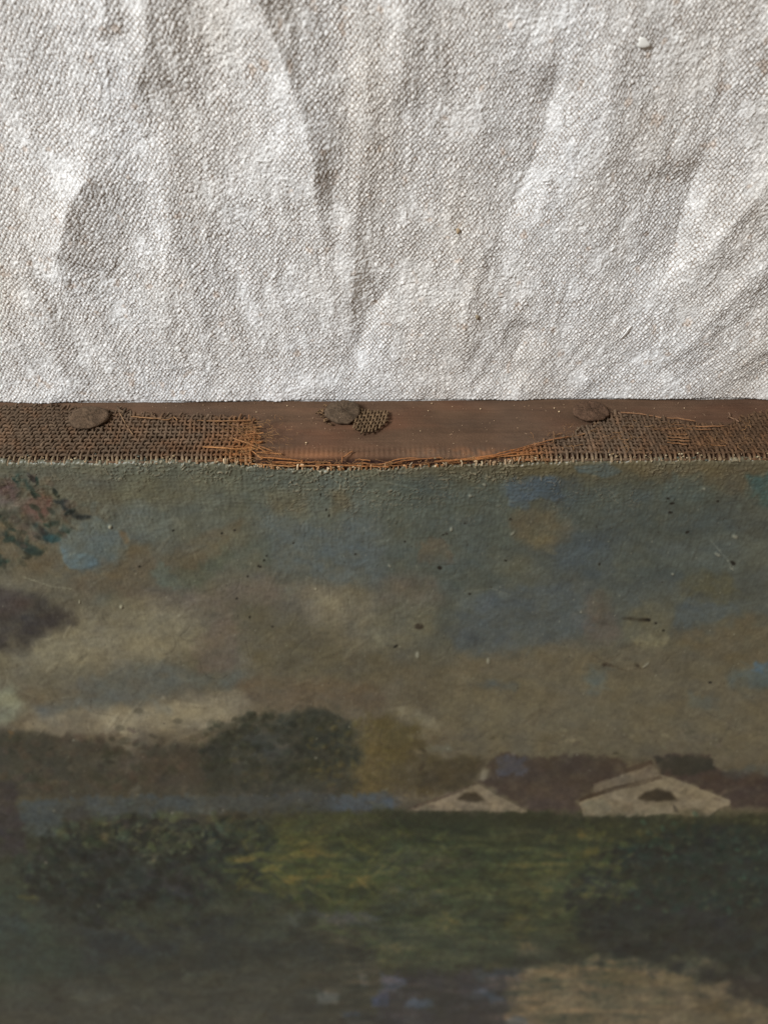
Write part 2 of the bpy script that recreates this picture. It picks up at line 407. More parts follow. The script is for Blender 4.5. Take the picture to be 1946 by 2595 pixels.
def boxblur(m, r):
    r = int(round(r))
    if r < 1: return m
    for ax in (0, 1):
        p = np.pad(m, [(r + 1, r) if a == ax else (0, 0) for a in (0, 1)], 'edge'); c = np.cumsum(p, axis=ax)
        n = m.shape[ax]
        m = (np.take(c, np.arange(2 * r + 1, 2 * r + 1 + n), axis=ax) - np.take(c, np.arange(0, n), axis=ax)) / (2 * r + 1)
    return m
TILE = {'A': (0, 1150), 'B': (973, 1150), 'C': (0, 1750), 'D': (973, 1750)}
CALLS = []
def S(tile, pts, col, soft=6, alpha=0.9, warp=9, break_=0.4, rl=0.0, rec=True, ft=5.0):
    if rec: CALLS.append((tile, pts, col, soft, alpha, warp, break_, ft))
    if tile in 'AB' and soft > 4: soft = soft * 1.2; alpha *= 0.97; warp *= 1.5
    if tile in 'CD': soft *= 0.7; warp *= 1.15
    ox, oy = TILE[tile]
    p = np.array(pts, float) * 0.5865 + [ox, oy]
    if p[:, 0].max() > 1925:  p[p[:, 0] > 1925, 0] += 320      # strokes that reach the border run on past it
    if p[:, 0].min() < 12: p[p[:, 0] < 12, 0] -= 290
    if p[:, 1].max() > 2580: p[p[:, 1] > 2580, 1] += 160
    m_ = soft * 2 + warp * 2 + 8
    i0 = max(0, int((p[:, 1].min() - m_ - BV0) / BS)); i1 = min(BH, int((p[:, 1].max() + m_ - BV0) / BS) + 1)
    j0 = max(0, int((p[:, 0].min() - m_ - BU0) / BS)); j1 = min(BW, int((p[:, 0].max() + m_ - BU0) / BS) + 1)
    if i1 <= i0 or j1 <= j0: return
    sl = (slice(i0, i1), slice(j0, j1))
    f_ = ft if warp > 4 else 0
    x = BU[sl] + warp * wn1[sl] + (warp * 0.3 + f_) * wf1[sl] + f_ * wg1[sl]; y = BV[sl] + warp * 0.8 * wn2[sl] + (warp * 0.25 + f_) * wf2[sl] + f_ * wg2[sl]
    ins = np.zeros(x.shape, bool); n = len(p); k = n - 1
    for i in range(n):
        xi, yi = p[i]; xk, yk = p[k]
        if yi != yk:
            c = ((yi > y) != (yk > y)) & (x < (xk - xi) * (y - yi) / (yk - yi) + xi); ins ^= c
        k = i
    m = boxblur(boxblur(ins.astype(float), soft / BS / 1.6), soft / BS / 1.6)
    a = m * alpha * np.clip(1 - break_ * (0.5 + mot[sl]), 0, 1)
    BUF[sl] = BUF[sl] * (1 - a[..., None]) + np.array(col, float) * a[..., None]
    if rl: RLF[sl] += rl * m

# sky, left part
S('A', [(0, 60), (480, 60), (560, 260), (430, 300), (200, 520), (0, 560)], (86, 78, 64), 20, 0.6)
S('A', [(420, 200), (720, 220), (760, 330), (700, 395), (555, 370), (500, 310)], (88, 93, 88), 10, 0.6, rl=.3)
S('A', [(1120, 280), (1659, 280), (1659, 560), (1250, 540), (1150, 480)], (82, 90, 91), 20, 0.8)
S('A', [(1020, 110), (1659, 110), (1659, 290), (1120, 290)], (84, 90, 84), 20, 0.55)
S('A', [(1155, 150), (1350, 140), (1330, 260), (1180, 270)], (96, 84, 60), 14, 0.6)
S('A', [(1440, 140), (1520, 160), (1540, 240), (1440, 262)], (96, 82, 58), 8, 0.6)
S('A', [(500, 100), (900, 90), (1000, 150), (700, 230), (500, 200)], (98, 90, 68), 18, 0.5)
S('A', [(700, 440), (860, 350), (1020, 290), (1070, 300), (960, 430), (860, 520), (780, 530)], (92, 80, 60), 6, 0.6)
S('A', [(750, 500), (950, 440), (1010, 400), (960, 500), (860, 575), (790, 550)], (80, 82, 66), 5, 0.75)
S('A', [(960, 440), (1160, 340), (1180, 480), (1000, 500)], (84, 88, 76), 10, 0.6)
S('A', [(650, 510), (700, 450), (780, 540), (830, 580), (700, 585)], (88, 92, 80), 4, 0.7)
S('A', [(230, 480), (420, 500), (560, 385), (700, 410), (650, 520), (620, 640), (300, 600)], (94, 80, 60), 10, 0.65)
S('A', [(400, 600), (520, 590), (540, 660), (400, 660)], (88, 90, 78), 10, 0.5)
S('A', [(500, 560), (760, 620), (1000, 640), (1000, 720), (860, 760), (700, 700), (560, 630)], (96, 84, 70), 8, 0.65)
S('A', [(760, 620), (1090, 520), (1260, 560), (1180, 640), (980, 660), (850, 640)], (98, 86, 76), 10, 0.6)
S('A', [(340, 730), (600, 640), (900, 690), (820, 880), (500, 900), (300, 870), (220, 800)], (112, 102, 82), 18, 0.65)
S('A', [(520, 780), (680, 810), (780, 870), (700, 880), (540, 840)], (122, 112, 90), 6, 0.6, rl=.5)
S('A', [(0, 850), (160, 800), (420, 900), (300, 1010), (0, 1000)], (104, 98, 80), 16, 0.5)
S('A', [(830, 800), (960, 700), (1025, 730), (1035, 900), (990, 950), (870, 940)], (96, 84, 72), 3, 0.75)
S('A', [(650, 690), (700, 700), (830, 800), (840, 930), (760, 850)], (94, 86, 70), 4, 0.6)
S('A', [(340, 1005), (480, 940), (620, 870), (760, 890), (880, 960), (760, 1050), (600, 1080), (350, 1110)], (88, 93, 90), 12, 0.55)
S('A', [(160, 1090), (340, 1060), (345, 1170), (180, 1160)], (90, 94, 92), 8, 0.65)
S('A', [(650, 1050), (765, 1095), (745, 1145), (670, 1120)], (92, 97, 96), 5, 0.7)
S('A', [(840, 950), (1100, 940), (1000, 1020), (850, 1010)], (82, 86, 82), 10, 0.7)
S('A', [(-20, 960), (60, 1010), (105, 1080), (100, 1130), (60, 1170), (-20, 1160)], (120, 121, 100), 8, 0.75, rl=.4)
S('A', [(120, 1150), (360, 1100), (600, 1085), (850, 1040), (1080, 1030), (1090, 1080), (1000, 1194), (360, 1220), (120, 1194)], (120, 108, 88), 7, 0.8)
S('A', [(1100, 760), (1300, 700), (1659, 720), (1659, 1000), (1100, 950), (1060, 830)], (86, 78, 58), 22, 0.65)
S('A', [(1250, 560), (1400, 570), (1500, 620), (1520, 700), (1350, 740), (1270, 660)], (110, 100, 86), 14, 0.6, rl=.4)
S('A', [(1340, 640), (1420, 600), (1490, 680), (1480, 700), (1400, 660)], (128, 120, 98), 4, 0.5, rl=.5)
S('A', [(1580, 780), (1659, 760), (1659, 810)], (126, 120, 96), 6, 0.6)
S('A', [(1000, 1010), (1150, 950), (1320, 960), (1659, 1010), (1659, 1090), (1250, 1110), (1100, 1060)], (90, 75, 56), 12, 0.75)
S('A', [(100, 760), (340, 700), (620, 640), (900, 700), (860, 880), (700, 860), (500, 930), (200, 940), (40, 900)], (124, 114, 91), 26, 0.68)
S('A', [(380, 1100), (700, 1080), (1050, 1040), (1000, 1140), (500, 1194)], (138, 126, 102), 14, 0.65)
S('B', [(300, 880), (900, 850), (1659, 930), (1659, 1194), (250, 1194)], (104, 95, 74), 26, 0.6)
S('A', [(1350, 560), (1659, 600), (1659, 830), (1500, 860), (1300, 700)], (118, 108, 88), 18, 0.55)
# dark foliage upper left
S('A', [(0, 130), (90, 130), (70, 210), (0, 220)], (88, 68, 66), 5, 0.8)
S('A', [(40, 98), (95, 98), (130, 120), (125, 160), (105, 150), (60, 125)], (38, 62, 54), 3, 0.85, rl=.6)
S('A', [(115, 108), (160, 112), (190, 145), (215, 175), (190, 180), (120, 165), (115, 140)], (72, 70, 58), 4, 0.85, rl=.4)
S('A', [(160, 165), (185, 168), (230, 190), (215, 195), (185, 185)], (104, 56, 44), 2, 0.85, rl=.6)
S('A', [(90, 195), (190, 175), (235, 205), (205, 260), (200, 285), (150, 290), (110, 270)], (98, 72, 64), 5, 0.85)
S('A', [(0, 225), (60, 240), (110, 285), (60, 285), (0, 250)], (60, 62, 56), 4, 0.8)
S('A', [(20, 200), (85, 195), (85, 240), (40, 235)], (98, 90, 84), 6, 0.6)
S('A', [(0, 290), (100, 300), (140, 330), (200, 400), (280, 480), (270, 520), (60, 500), (0, 430)], (94, 80, 58), 8, 0.75)
S('A', [(230, 200), (290, 196), (305, 212), (300, 230), (322, 250), (340, 262), (395, 268), (398, 275), (350, 286), (315, 275), (290, 245), (275, 243), (262, 218)], (36, 42, 42), 2, 0.95, 3, rl=.9)
S('A', [(320, 245), (345, 262), (320, 266), (308, 255)], (78, 74, 60), 2, 0.8, 3)
S('A', [(210, 290), (255, 290), (258, 310), (215, 312)], (44, 52, 46), 2, 0.85, 3, rl=.6)
S('A', [(258, 322), (312, 325), (300, 338), (262, 340)], (44, 56, 50), 2, 0.85, 3, rl=.6)
S('A', [(108, 296), (130, 300), (120, 315)], (50, 52, 44), 2, 0.8, 3)
S('A', [(135, 296), (160, 298), (200, 325), (235, 350), (262, 362), (250, 385), (205, 378), (185, 350), (155, 325)], (46, 56, 52), 3, 0.9, 4, rl=.6)
S('A', [(190, 345), (250, 352), (268, 372), (225, 388), (195, 372)], (48, 74, 74), 3, 0.8, 4)
S('A', [(22, 362), (60, 364), (130, 385), (190, 425), (175, 440), (130, 435), (90, 400)], (42, 54, 48), 3, 0.9, 4, rl=.7)
S('A', [(-5, 415), (20, 430), (48, 462), (30, 470), (-5, 480)], (40, 62, 52), 3, 0.9, 4, rl=.4)
S('A', [(-5, 512), (12, 530), (35, 553), (-5, 548)], (38, 44, 40), 2, 0.9, 4, rl=.5)
S('A', [(-5, 560), (200, 545), (240, 575), (60, 590), (-5, 585)], (106, 98, 84), 6, 0.5)
# pale blue patch
S('A', [(255, 385), (300, 340), (400, 280), (425, 262), (450, 290), (500, 325), (520, 370), (545, 400), (550, 450), (430, 468), (400, 492), (295, 502), (278, 470), (262, 430)], (84, 95, 96), 5, 0.6, 8, rl=.9)
S('A', [(262, 400), (300, 430), (400, 440), (430, 466), (400, 490), (296, 500), (278, 470)], (86, 102, 108), 3, 0.6, 4, rl=.5)
S('A', [(300, 300), (400, 280), (500, 320), (500, 380), (300, 370)], (96, 98, 90), 8, 0.5)
S('A', [(510, 322), (545, 340), (560, 378), (540, 385), (515, 350)], (112, 92, 66), 3, 0.7, 3)
# purple mountain
S('A', [(-20, 575), (60, 590), (150, 600), (270, 665), (345, 735), (320, 750), (200, 765), (150, 800), (120, 855), (60, 865), (-20, 850)], (55, 51, 48), 7, 0.92)
S('A', [(-20, 590), (90, 600), (160, 640), (100, 690), (-20, 700)], (72, 60, 58), 8, 0.6)
S('A', [(-20, 700), (300, 700), (200, 760), (-20, 800)], (54, 50, 52), 8, 0.6)
# sky, right part
S('B', [(0, 90), (550, 110), (560, 320), (500, 640), (300, 620), (0, 500)], (78, 84, 78), 22, 0.8)
S('B', [(760, 150), (1250, 120), (1500, 230), (1500, 500), (1250, 560), (850, 560), (760, 300)], (71, 77, 73), 24, 0.8)
S('B', [(760, 330), (1000, 330), (1010, 560), (700, 560)], (68, 75, 78), 16, 0.7)
S('B', [(540, 112), (625, 86), (735, 92), (765, 140), (765, 205), (690, 190), (635, 195), (630, 245), (545, 222), (520, 160)], (71, 83, 94), 3, 0.72, 6, rl=.5)
S('B', [(820, 55), (960, 38), (1030, 72), (960, 105), (840, 85)], (78, 88, 88), 4, 0.75, 4)
S('B', [(1030, 50), (1400, 48), (1400, 80), (1250, 90), (1130, 105)], (100, 84, 60), 8, 0.6)
S('B', [(1380, 55), (1600, 60), (1560, 165), (1490, 168), (1410, 120)], (92, 79, 58), 7, 0.65)
S('B', [(1250, 82), (1370, 80), (1400, 130), (1440, 180), (1400, 210), (1180, 200), (1200, 130)], (78, 86, 80), 6, 0.6)
S('B', [(1560, 90), (1659, 62), (1659, 250), (1610, 220), (1550, 130)], (64, 88, 84), 5, 0.75)
S('B', [(530, 262), (640, 235), (740, 255), (800, 320), (790, 390), (720, 430), (620, 415), (560, 360)], (96, 85, 66), 8, 0.65)
S('B', [(640, 370), (710, 360), (720, 410), (650, 420)], (108, 98, 70), 6, 0.45, rl=.5)
S('B', [(140, 395), (190, 362), (250, 368), (285, 410), (300, 470), (150, 468)], (92, 83, 70), 4, 0.6)
S('B', [(430, 430), (640, 430), (620, 520), (480, 540)], (94, 92, 76), 12, 0.5)
S('B', [(1180, 380), (1400, 360), (1640, 380), (1659, 480), (1480, 500), (1200, 470)], (90, 94, 86), 14, 0.5)
S('B', [(310, 640), (500, 590), (700, 560), (900, 570), (860, 790), (640, 850), (480, 865), (320, 855)], (74, 80, 82), 7, 0.75)
S('B', [(300, 600), (480, 590), (480, 680), (310, 700)], (88, 94, 94), 10, 0.5)
S('B', [(1000, 560), (1250, 540), (1300, 600), (1230, 680), (1000, 640)], (80, 86, 84), 12, 0.6)
S('B', [(-60, 700), (60, 650), (200, 640), (235, 700), (200, 800), (120, 835), (-80, 830)], (108, 101, 80), 10, 0.6)
S('B', [(0, 520), (230, 520), (230, 640), (0, 650)], (102, 90, 76), 12, 0.6)
S('B', [(850, 625), (920, 615), (1000, 690), (1040, 790), (860, 800)], (98, 84, 72), 7, 0.7)
S('B', [(1030, 690), (1130, 640), (1240, 660), (1250, 720), (1210, 820), (1120, 820), (1040, 790)], (104, 96, 73), 10, 0.7, rl=.4)
S('B', [(1060, 800), (1220, 790), (1240, 810), (1120, 840)], (126, 118, 92), 4, 0.5)
S('B', [(1020, 706), (1140, 712), (1148, 722), (1100, 720), (1025, 712)], (38, 32, 24), 2, 0.9, 2)
S('B', [(1310, 520), (1500, 510), (1540, 600), (1420, 650), (1290, 640)], (86, 80, 56), 9, 0.7)
S('B', [(1240, 670), (1330, 630), (1540, 650), (1540, 700), (1400, 730), (1260, 740)], (78, 86, 88), 6, 0.75)
S('B', [(1250, 760), (1540, 700), (1659, 640), (1659, 890), (1400, 890), (1240, 830)], (98, 86, 64), 8, 0.75)
S('B', [(320, 870), (520, 850), (800, 800), (1240, 830), (1400, 900), (1200, 950), (300, 960)], (96, 86, 68), 14, 0.6)
S('B', [(935, 905), (985, 912), (990, 922), (945, 917)], (48, 38, 28), 2, 0.8, 2)
S('B', [(1080, 905), (1100, 912), (1105, 925), (1088, 918)], (44, 36, 26), 2, 0.8, 2)
S('B', [(870, 925), (950, 925), (965, 960), (955, 1030), (880, 1025)], (80, 86, 82), 5, 0.75)
S('B', [(420, 980), (545, 985), (545, 1012), (430, 1015)], (78, 82, 80), 5, 0.75)
S('B', [(1480, 940), (1600, 920), (1659, 885), (1659, 1020), (1500, 1015)], (74, 88, 92), 7, 0.75)
S('B', [(1600, 900), (1659, 885), (1659, 935), (1610, 930)], (74, 98, 116), 4, 0.7)
S('B', [(1320, 1050), (1440, 1050), (1445, 1100), (1330, 1105)], (78, 88, 88), 5, 0.75)
S('B', [(0, 1050), (800, 1050), (1659, 1040), (1659, 1120), (0, 1120)], (88, 78, 60), 16, 0.5)
S('B', [(0, 1095), (150, 1100), (220, 1160), (230, 1200), (0, 1200)], (120, 112, 92), 7, 0.8)
# lower left: hill, dark tree, water, shrubs
S('C', [(-20, 160), (150, 170), (300, 200), (480, 215), (580, 262), (700, 250), (900, 235), (1000, 180), (1000, 450), (-20, 480)], (61, 58, 47), 9, 0.9)
S('C', [(-20, 190), (200, 200), (300, 300), (200, 440), (-20, 460)], (54, 54, 46), 20, 0.7)
S('C', [(240, 290), (480, 330), (500, 420), (260, 430)], (60, 58, 46), 16, 0.6)
S('C', [(620, 260), (900, 245), (890, 400), (640, 420), (480, 350)], (70, 60, 48), 12, 0.65)
S('C', [(510, 290), (610, 295), (600, 345), (530, 345)], (98, 88, 78), 7, 0.5)
S('C', [(490, 220), (560, 225), (640, 275), (600, 280), (540, 250)], (108, 100, 86), 5, 0.6)
S('C', [(200, 190), (350, 205), (340, 230), (220, 220)], (72, 62, 51), 8, 0.5)
S('C', [(30, 165), (80, 165), (70, 190), (35, 190)], (108, 82, 50), 4, 0.7)
S('C', [(1480, 150), (1560, 130), (1690, 110), (1690, 445), (1500, 440), (1440, 300)], (88, 76, 46), 10, 0.9, ft=9)
S('C', [(880, 290), (920, 215), (985, 160), (1070, 122), (1180, 118), (1270, 98), (1350, 74), (1430, 84), (1475, 104), (1500, 140), (1540, 180), (1560, 250), (1530, 330), (1560, 390), (1480, 435), (1300, 448), (900, 450)], (48, 51, 43), 9, 0.9, ft=10)
S('C', [(1050, 180), (1250, 160), (1200, 300), (1000, 380), (980, 280)], (64, 66, 62), 14, 0.6)
S('C', [(1250, 200), (1500, 140), (1560, 280), (1400, 400), (1250, 350)], (46, 49, 38), 14, 0.7)
S('C', [(1560, 240), (1620, 170), (1690, 140), (1690, 440), (1600, 420), (1560, 340)], (94, 80, 48), 12, 0.6, ft=9)
S('C', [(1200, 360), (1400, 370), (1500, 400), (1400, 430), (1200, 430)], (70, 68, 56), 8, 0.6)
S('C', [(80, 485), (280, 462), (700, 452), (1420, 450), (1700, 436), (1700, 512), (1400, 518), (1000, 520), (700, 545), (500, 560), (380, 560), (280, 560), (220, 630), (110, 628)], (63, 70, 71), 6, 0.85, 5)
S('C', [(880, 455), (1430, 445), (1430, 480), (880, 490)], (66, 68, 66), 6, 0.6)
S('C', [(1430, 448), (1700, 442), (1700, 505), (1440, 512)], (76, 84, 92), 6, 0.6, 4)
S('C', [(900, 448), (1420, 448), (1420, 515), (900, 525)], (60, 61, 54), 8, 0.6, 9)
S('C', [(560, 415), (605, 420), (600, 445), (560, 440)], (96, 92, 80), 5, 0.6)
S('C', [(850, 495), (960, 500), (960, 525), (860, 525)], (92, 96, 94), 5, 0.4)
S('C', [(-20, 350), (60, 400), (90, 520), (110, 700), (-20, 820)], (52, 46, 48), 10, 0.85)
S('C', [(280, 510), (380, 505), (380, 640), (300, 650)], (52, 50, 48), 8, 0.85)
S('C', [(380, 560), (700, 550), (1000, 520), (1150, 560), (1000, 620), (700, 640), (520, 620), (400, 600)], (62, 58, 48), 10, 0.8)
S('C', [(400, 575), (520, 575), (510, 655), (430, 655), (410, 620)], (92, 76, 52), 5, 0.7)
S('C', [(415, 625), (505, 625), (480, 655), (430, 655)], (112, 88, 48), 4, 0.7)
S('C', [(520, 560), (700, 540), (720, 620), (700, 660), (560, 660)], (50, 48, 46), 10, 0.7)
# meadow
S('C', [(950, 560), (1680, 520), (1680, 960), (1200, 960), (1120, 800), (1000, 650)], (61, 66, 37), 10, 0.9)
S('C', [(1000, 560), (1659, 540), (1659, 620), (1000, 620)], (66, 64, 46), 8, 0.5)
S('C', [(1440, 630), (1659, 600), (1659, 700), (1440, 680)], (44, 48, 28), 8, 0.7)
S('C', [(1000, 655), (1130, 660), (1140, 710), (1030, 700)], (92, 78, 44), 5, 0.65)
S('C', [(1190, 635), (1400, 615), (1430, 715), (1330, 720), (1200, 710)], (90, 78, 40), 6, 0.65)
S('C', [(1080, 740), (1180, 740), (1160, 785), (1090, 785)], (80, 76, 46), 5, 0.6)
S('C', [(1165, 832), (1290, 788), (1490, 800), (1430, 832), (1240, 840), (1180, 858)], (108, 92, 42), 3, 0.8, 4)
S('C', [(1190, 850), (1290, 850), (1290, 930), (1190, 935)], (92, 80, 44), 5, 0.7)
S('C', [(1300, 850), (1659, 830), (1659, 880), (1300, 900)], (50, 52, 28), 6, 0.6)
S('C', [(1190, 960), (1420, 955), (1659, 965), (1659, 1030), (1450, 1010), (1210, 1025)], (80, 80, 78), 6, 0.7)
S('C', [(1400, 1020), (1659, 1010), (1659, 1110), (1420, 1080)], (74, 68, 52), 8, 0.6)
# big shrub
S('C', [(160, 680), (300, 640), (560, 650), (750, 590), (900, 640), (1060, 700), (1140, 800), (1200, 960), (1300, 1060), (1659, 1110), (1600, 1170), (1000, 1210), (700, 1290), (420, 1290), (250, 1100), (130, 900)], (44, 49, 45), 12, 0.9)
S('C', [(350, 880), (650, 850), (900, 870), (1000, 1000), (850, 1090), (650, 1120), (450, 1150), (330, 1000)], (38, 45, 49), 16, 0.8)
S('C', [(640, 770), (860, 780), (950, 850), (800, 880), (680, 850)], (58, 49, 50), 10, 0.7)
S('C', [(850, 660), (960, 650), (1040, 740), (930, 800), (830, 740)], (42, 52, 46), 8, 0.7)
S('C', [(400, 680), (540, 690), (560, 760), (420, 770)], (56, 50, 50), 8, 0.7)
S('C', [(240, 680), (400, 670), (360, 730), (260, 740)], (74, 70, 60), 8, 0.5)
S('C', [(280, 770), (380, 770), (370, 800), (290, 800)], (88, 78, 58), 5, 0.5)
S('C', [(700, 640), (760, 640), (740, 680), (690, 690)], (82, 80, 66), 5, 0.6)
S('C', [(870, 615), (960, 615), (950, 645), (880, 650)], (88, 86, 62), 5, 0.6)
S('C', [(615, 700), (645, 695), (655, 712), (630, 718)], (180, 150, 110), 2, 0.8, 2)
S('C', [(640, 728), (700, 728), (690, 745), (650, 740)], (126, 112, 82), 3, 0.7, 3)
S('C', [(160, 640), (230, 650), (220, 760), (160, 760)], (46, 42, 44), 6, 0.6)
S('C', [(-20, 800), (100, 830), (180, 1000), (350, 1130), (330, 1260), (-20, 1300)], (50, 60, 51), 16, 0.8)
S('C', [(-20, 940), (80, 960), (120, 1040), (-20, 1060)], (48, 58, 60), 10, 0.7)
S('C', [(90, 890), (158, 892), (150, 918), (100, 915)], (92, 80, 42), 4, 0.65)
S('C', [(940, 880), (1020, 870), (1030, 910), (960, 920)], (70, 74, 74), 5, 0.55)
S('C', [(1070, 940), (1140, 935), (1140, 975), (1080, 980)], (64, 68, 64), 6, 0.5)
S('C', [(780, 1190), (830, 1210), (845, 1245), (795, 1250)], (96, 94, 80), 4, 0.6)
S('C', [(-20, 1300), (500, 1270), (1100, 1200), (1659, 1170), (1659, 1460), (-20, 1460)], (68, 65, 55), 20, 0.75)
S('C', [(-20, 1340), (200, 1280), (300, 1330), (-20, 1400)], (60, 66, 54), 12, 0.5)
S('C', [(330, 1310), (500, 1320), (480, 1345), (330, 1340)], (82, 80, 70), 5, 0.5)
S('C', [(300, 1390), (1300, 1380), (1300, 1441), (300, 1441)], (78, 74, 64), 12, 0.5)
S('C', [(1365, 1318), (1400, 1305), (1462, 1310), (1460, 1352), (1375, 1360)], (108, 112, 110), 5, 0.75, 3)
S('C', [(1545, 1230), (1580, 1225), (1590, 1280), (1560, 1280)], (96, 96, 92), 5, 0.7, 3)
S('C', [(1600, 1330), (1680, 1300), (1680, 1365), (1610, 1365)], (62, 80, 124), 4, 0.7, 3)
S('C', [(1480, 1395), (1550, 1392), (1560, 1410), (1490, 1415)], (60, 70, 92), 4, 0.7, 3)
# lower right
S('D', [(-20, 100), (60, 105), (130, 130), (170, 190), (185, 240), (240, 280), (430, 292), (410, 430), (100, 440), (-20, 440)], (76, 66, 42), 8, 0.85)
S('D', [(-20, 130), (130, 150), (130, 280), (-20, 330)], (92, 80, 46), 10, 0.65)
S('D', [(240, 300), (440, 300), (400, 410), (150, 430)], (62, 54, 40), 8, 0.7)
S('D', [(200, 30), (1659, 30), (1659, 270), (1100, 290), (250, 280)], (102, 94, 74), 22, 0.5)
S('D', [(180, 225), (300, 240), (320, 262), (190, 262)], (104, 104, 92), 6, 0.5)
S('D', [(430, 340), (450, 345), (435, 390), (415, 385)], (128, 118, 98), 3, 0.7, 2)
S('D', [(460, 292), (500, 278), (760, 282), (1030, 285), (1048, 335), (905, 400), (840, 470), (850, 512), (650, 520), (420, 398), (450, 375)], (66, 54, 45), 4, 0.92, 5)
S('D', [(560, 430), (700, 415), (840, 420), (855, 508), (660, 515), (600, 460)], (74, 63, 57), 6, 0.75)
S('D', [(480, 290), (635, 290), (600, 325), (620, 355), (580, 368), (490, 368)], (78, 82, 96), 4, 0.7, 5)
S('D', [(1160, 290), (1290, 278), (1400, 285), (1440, 345), (1680, 390), (1680, 512), (1510, 500), (1480, 465), (1200, 360)], (63, 50, 44), 4, 0.92, 5)
S('D', [(1160, 292), (1400, 290), (1430, 335), (1330, 375), (1200, 345)], (48, 50, 38), 4, 0.85, 4)
S('D', [(1440, 335), (1680, 335), (1680, 390), (1480, 370)], (72, 74, 70), 7, 0.8)
S('D', [(885, 400), (1000, 350), (1150, 300), (1165, 320), (1050, 355), (900, 412)], (66, 52, 42), 2, 0.9, 2)
S('D', [(900, 402), (1150, 320), (1180, 345), (1195, 365), (905, 440)], (112, 98, 80), 2, 0.92, 3)
S('D', [(845, 482), (900, 462), (1195, 362), (1300, 400), (1500, 478), (1490, 495), (1440, 510), (1400, 548), (1200, 536), (1100, 548), (860, 542)], (128, 114, 92), 2, 0.95, 3)
S('D', [(840, 465), (900, 438), (1195, 366), (1210, 380), (905, 460), (848, 482)], (68, 54, 40), 2, 0.92, 2)
S('D', [(1095, 470), (1128, 438), (1180, 426), (1238, 438), (1268, 474), (1180, 480)], (40, 33, 20), 3, 1.0, 2, 0.0)
S('D', [(1245, 495), (1262, 505), (1275, 532), (1255, 528)], (34, 32, 26), 2, 0.8, 2)
S('D', [(855, 495), (960, 480), (960, 540), (862, 540)], (104, 104, 90), 6, 0.6)
S('D', [(1010, 495), (1080, 490), (1090, 520), (1010, 525)], (100, 84, 62), 6, 0.6)
S('D', [(100, 516), (260, 448), (400, 405), (500, 460), (630, 528), (400, 520)], (124, 110, 90), 2, 0.95, 3)
S('D', [(90, 512), (400, 398), (405, 410), (120, 516)], (58, 46, 36), 2, 0.6, 2)
S('D', [(312, 468), (348, 444), (397, 440), (440, 474), (380, 482)], (50, 42, 28), 3, 1.0, 2, 0.0)
S('D', [(-20, 520), (640, 525), (860, 545), (1400, 548), (1680, 510), (1680, 700), (900, 700), (-20, 640)], (46, 50, 32), 4, 0.92, 4)
S('D', [(-20, 620), (900, 620), (900, 1000), (600, 1050), (-20, 1000)], (62, 68, 42), 14, 0.85)
S('D', [(-20, 560), (600, 560), (500, 660), (-20, 660)], (52, 60, 36), 10, 0.6)
S('D', [(570, 610), (600, 605), (600, 680), (570, 700)], (76, 78, 56), 5, 0.4)
S('D', [(-20, 690), (200, 700), (400, 735), (400, 780), (-20, 780)], (68, 64, 52), 8, 0.7)
S('D', [(-20, 850), (240, 870), (240, 930), (-20, 950)], (66, 68, 62), 8, 0.6)
S('D', [(-20, 940), (400, 930), (420, 970), (-20, 980)], (46, 48, 34), 6, 0.6)
S('D', [(400, 780), (540, 760), (540, 820), (410, 820)], (46, 48, 30), 8, 0.6)
S('D', [(525, 740), (640, 720), (820, 700), (930, 670), (910, 730), (840, 780), (700, 830), (650, 880), (620, 960), (640, 1080), (540, 1080), (520, 900)], (78, 72, 36), 8, 0.75)
S('D', [(820, 690), (925, 668), (925, 710), (830, 735)], (98, 84, 36), 5, 0.7, 4)
S('D', [(520, 980), (620, 960), (640, 1100), (560, 1130)], (74, 68, 40), 10, 0.6)
S('D', [(-20, 1020), (500, 1000), (600, 1100), (560, 1200), (-20, 1200)], (70, 76, 54), 14, 0.7)
S('D', [(650, 880), (800, 840), (900, 1080), (920, 1160), (700, 1120), (640, 1000)], (62, 64, 42), 12, 0.7)
S('D', [(600, 1080), (760, 1090), (740, 1170), (600, 1170)], (86, 82, 60), 8, 0.6)
S('D', [(1080, 605), (1200, 610), (1230, 660), (1120, 670)], (92, 80, 38), 6, 0.7)
S('D', [(1320, 600), (1500, 600), (1480, 640), (1330, 640)], (84, 72, 36), 6, 0.7)
S('D', [(780, 830), (950, 780), (1080, 650), (1250, 680), (1320, 580), (1680, 570), (1680, 1330), (1380, 1270), (1240, 1210), (930, 1180), (900, 1060), (790, 960)], (39, 45, 42), 12, 0.92)
S('D', [(1080, 700), (1230, 690), (1500, 590), (1680, 590), (1680, 900), (1400, 960), (1150, 820)], (38, 54, 46), 14, 0.75)
S('D', [(1150, 840), (1400, 900), (1600, 1000), (1600, 1150), (1350, 1050), (1150, 950)], (40, 43, 44), 14, 0.5)
S('D', [(1180, 670), (1260, 670), (1250, 700), (1200, 720)], (88, 84, 58), 4, 0.65)
S('D', [(1205, 732), (1225, 732), (1225, 748), (1208, 748)], (120, 126, 98), 2, 0.7, 2)
S('D', [(1620, 660), (1680, 650), (1680, 730), (1620, 720)], (58, 88, 74), 6, 0.6)
S('D', [(1450, 1050), (1680, 1020), (1680, 1250), (1500, 1200)], (38, 52, 48), 14, 0.6)
S('D', [(1380, 850), (1530, 860), (1480, 880)], (74, 66, 62), 5, 0.5)
S('D', [(1100, 1085), (1130, 1085), (1125, 1110), (1100, 1108)], (66, 70, 64), 4, 0.5)
S('D', [(530, 1300), (600, 1215), (720, 1180), (900, 1190), (1080, 1200), (1220, 1215), (1340, 1245), (1480, 1290), (1570, 1335), (1680, 1460), (520, 1460)], (120, 108, 80), 8, 0.92)
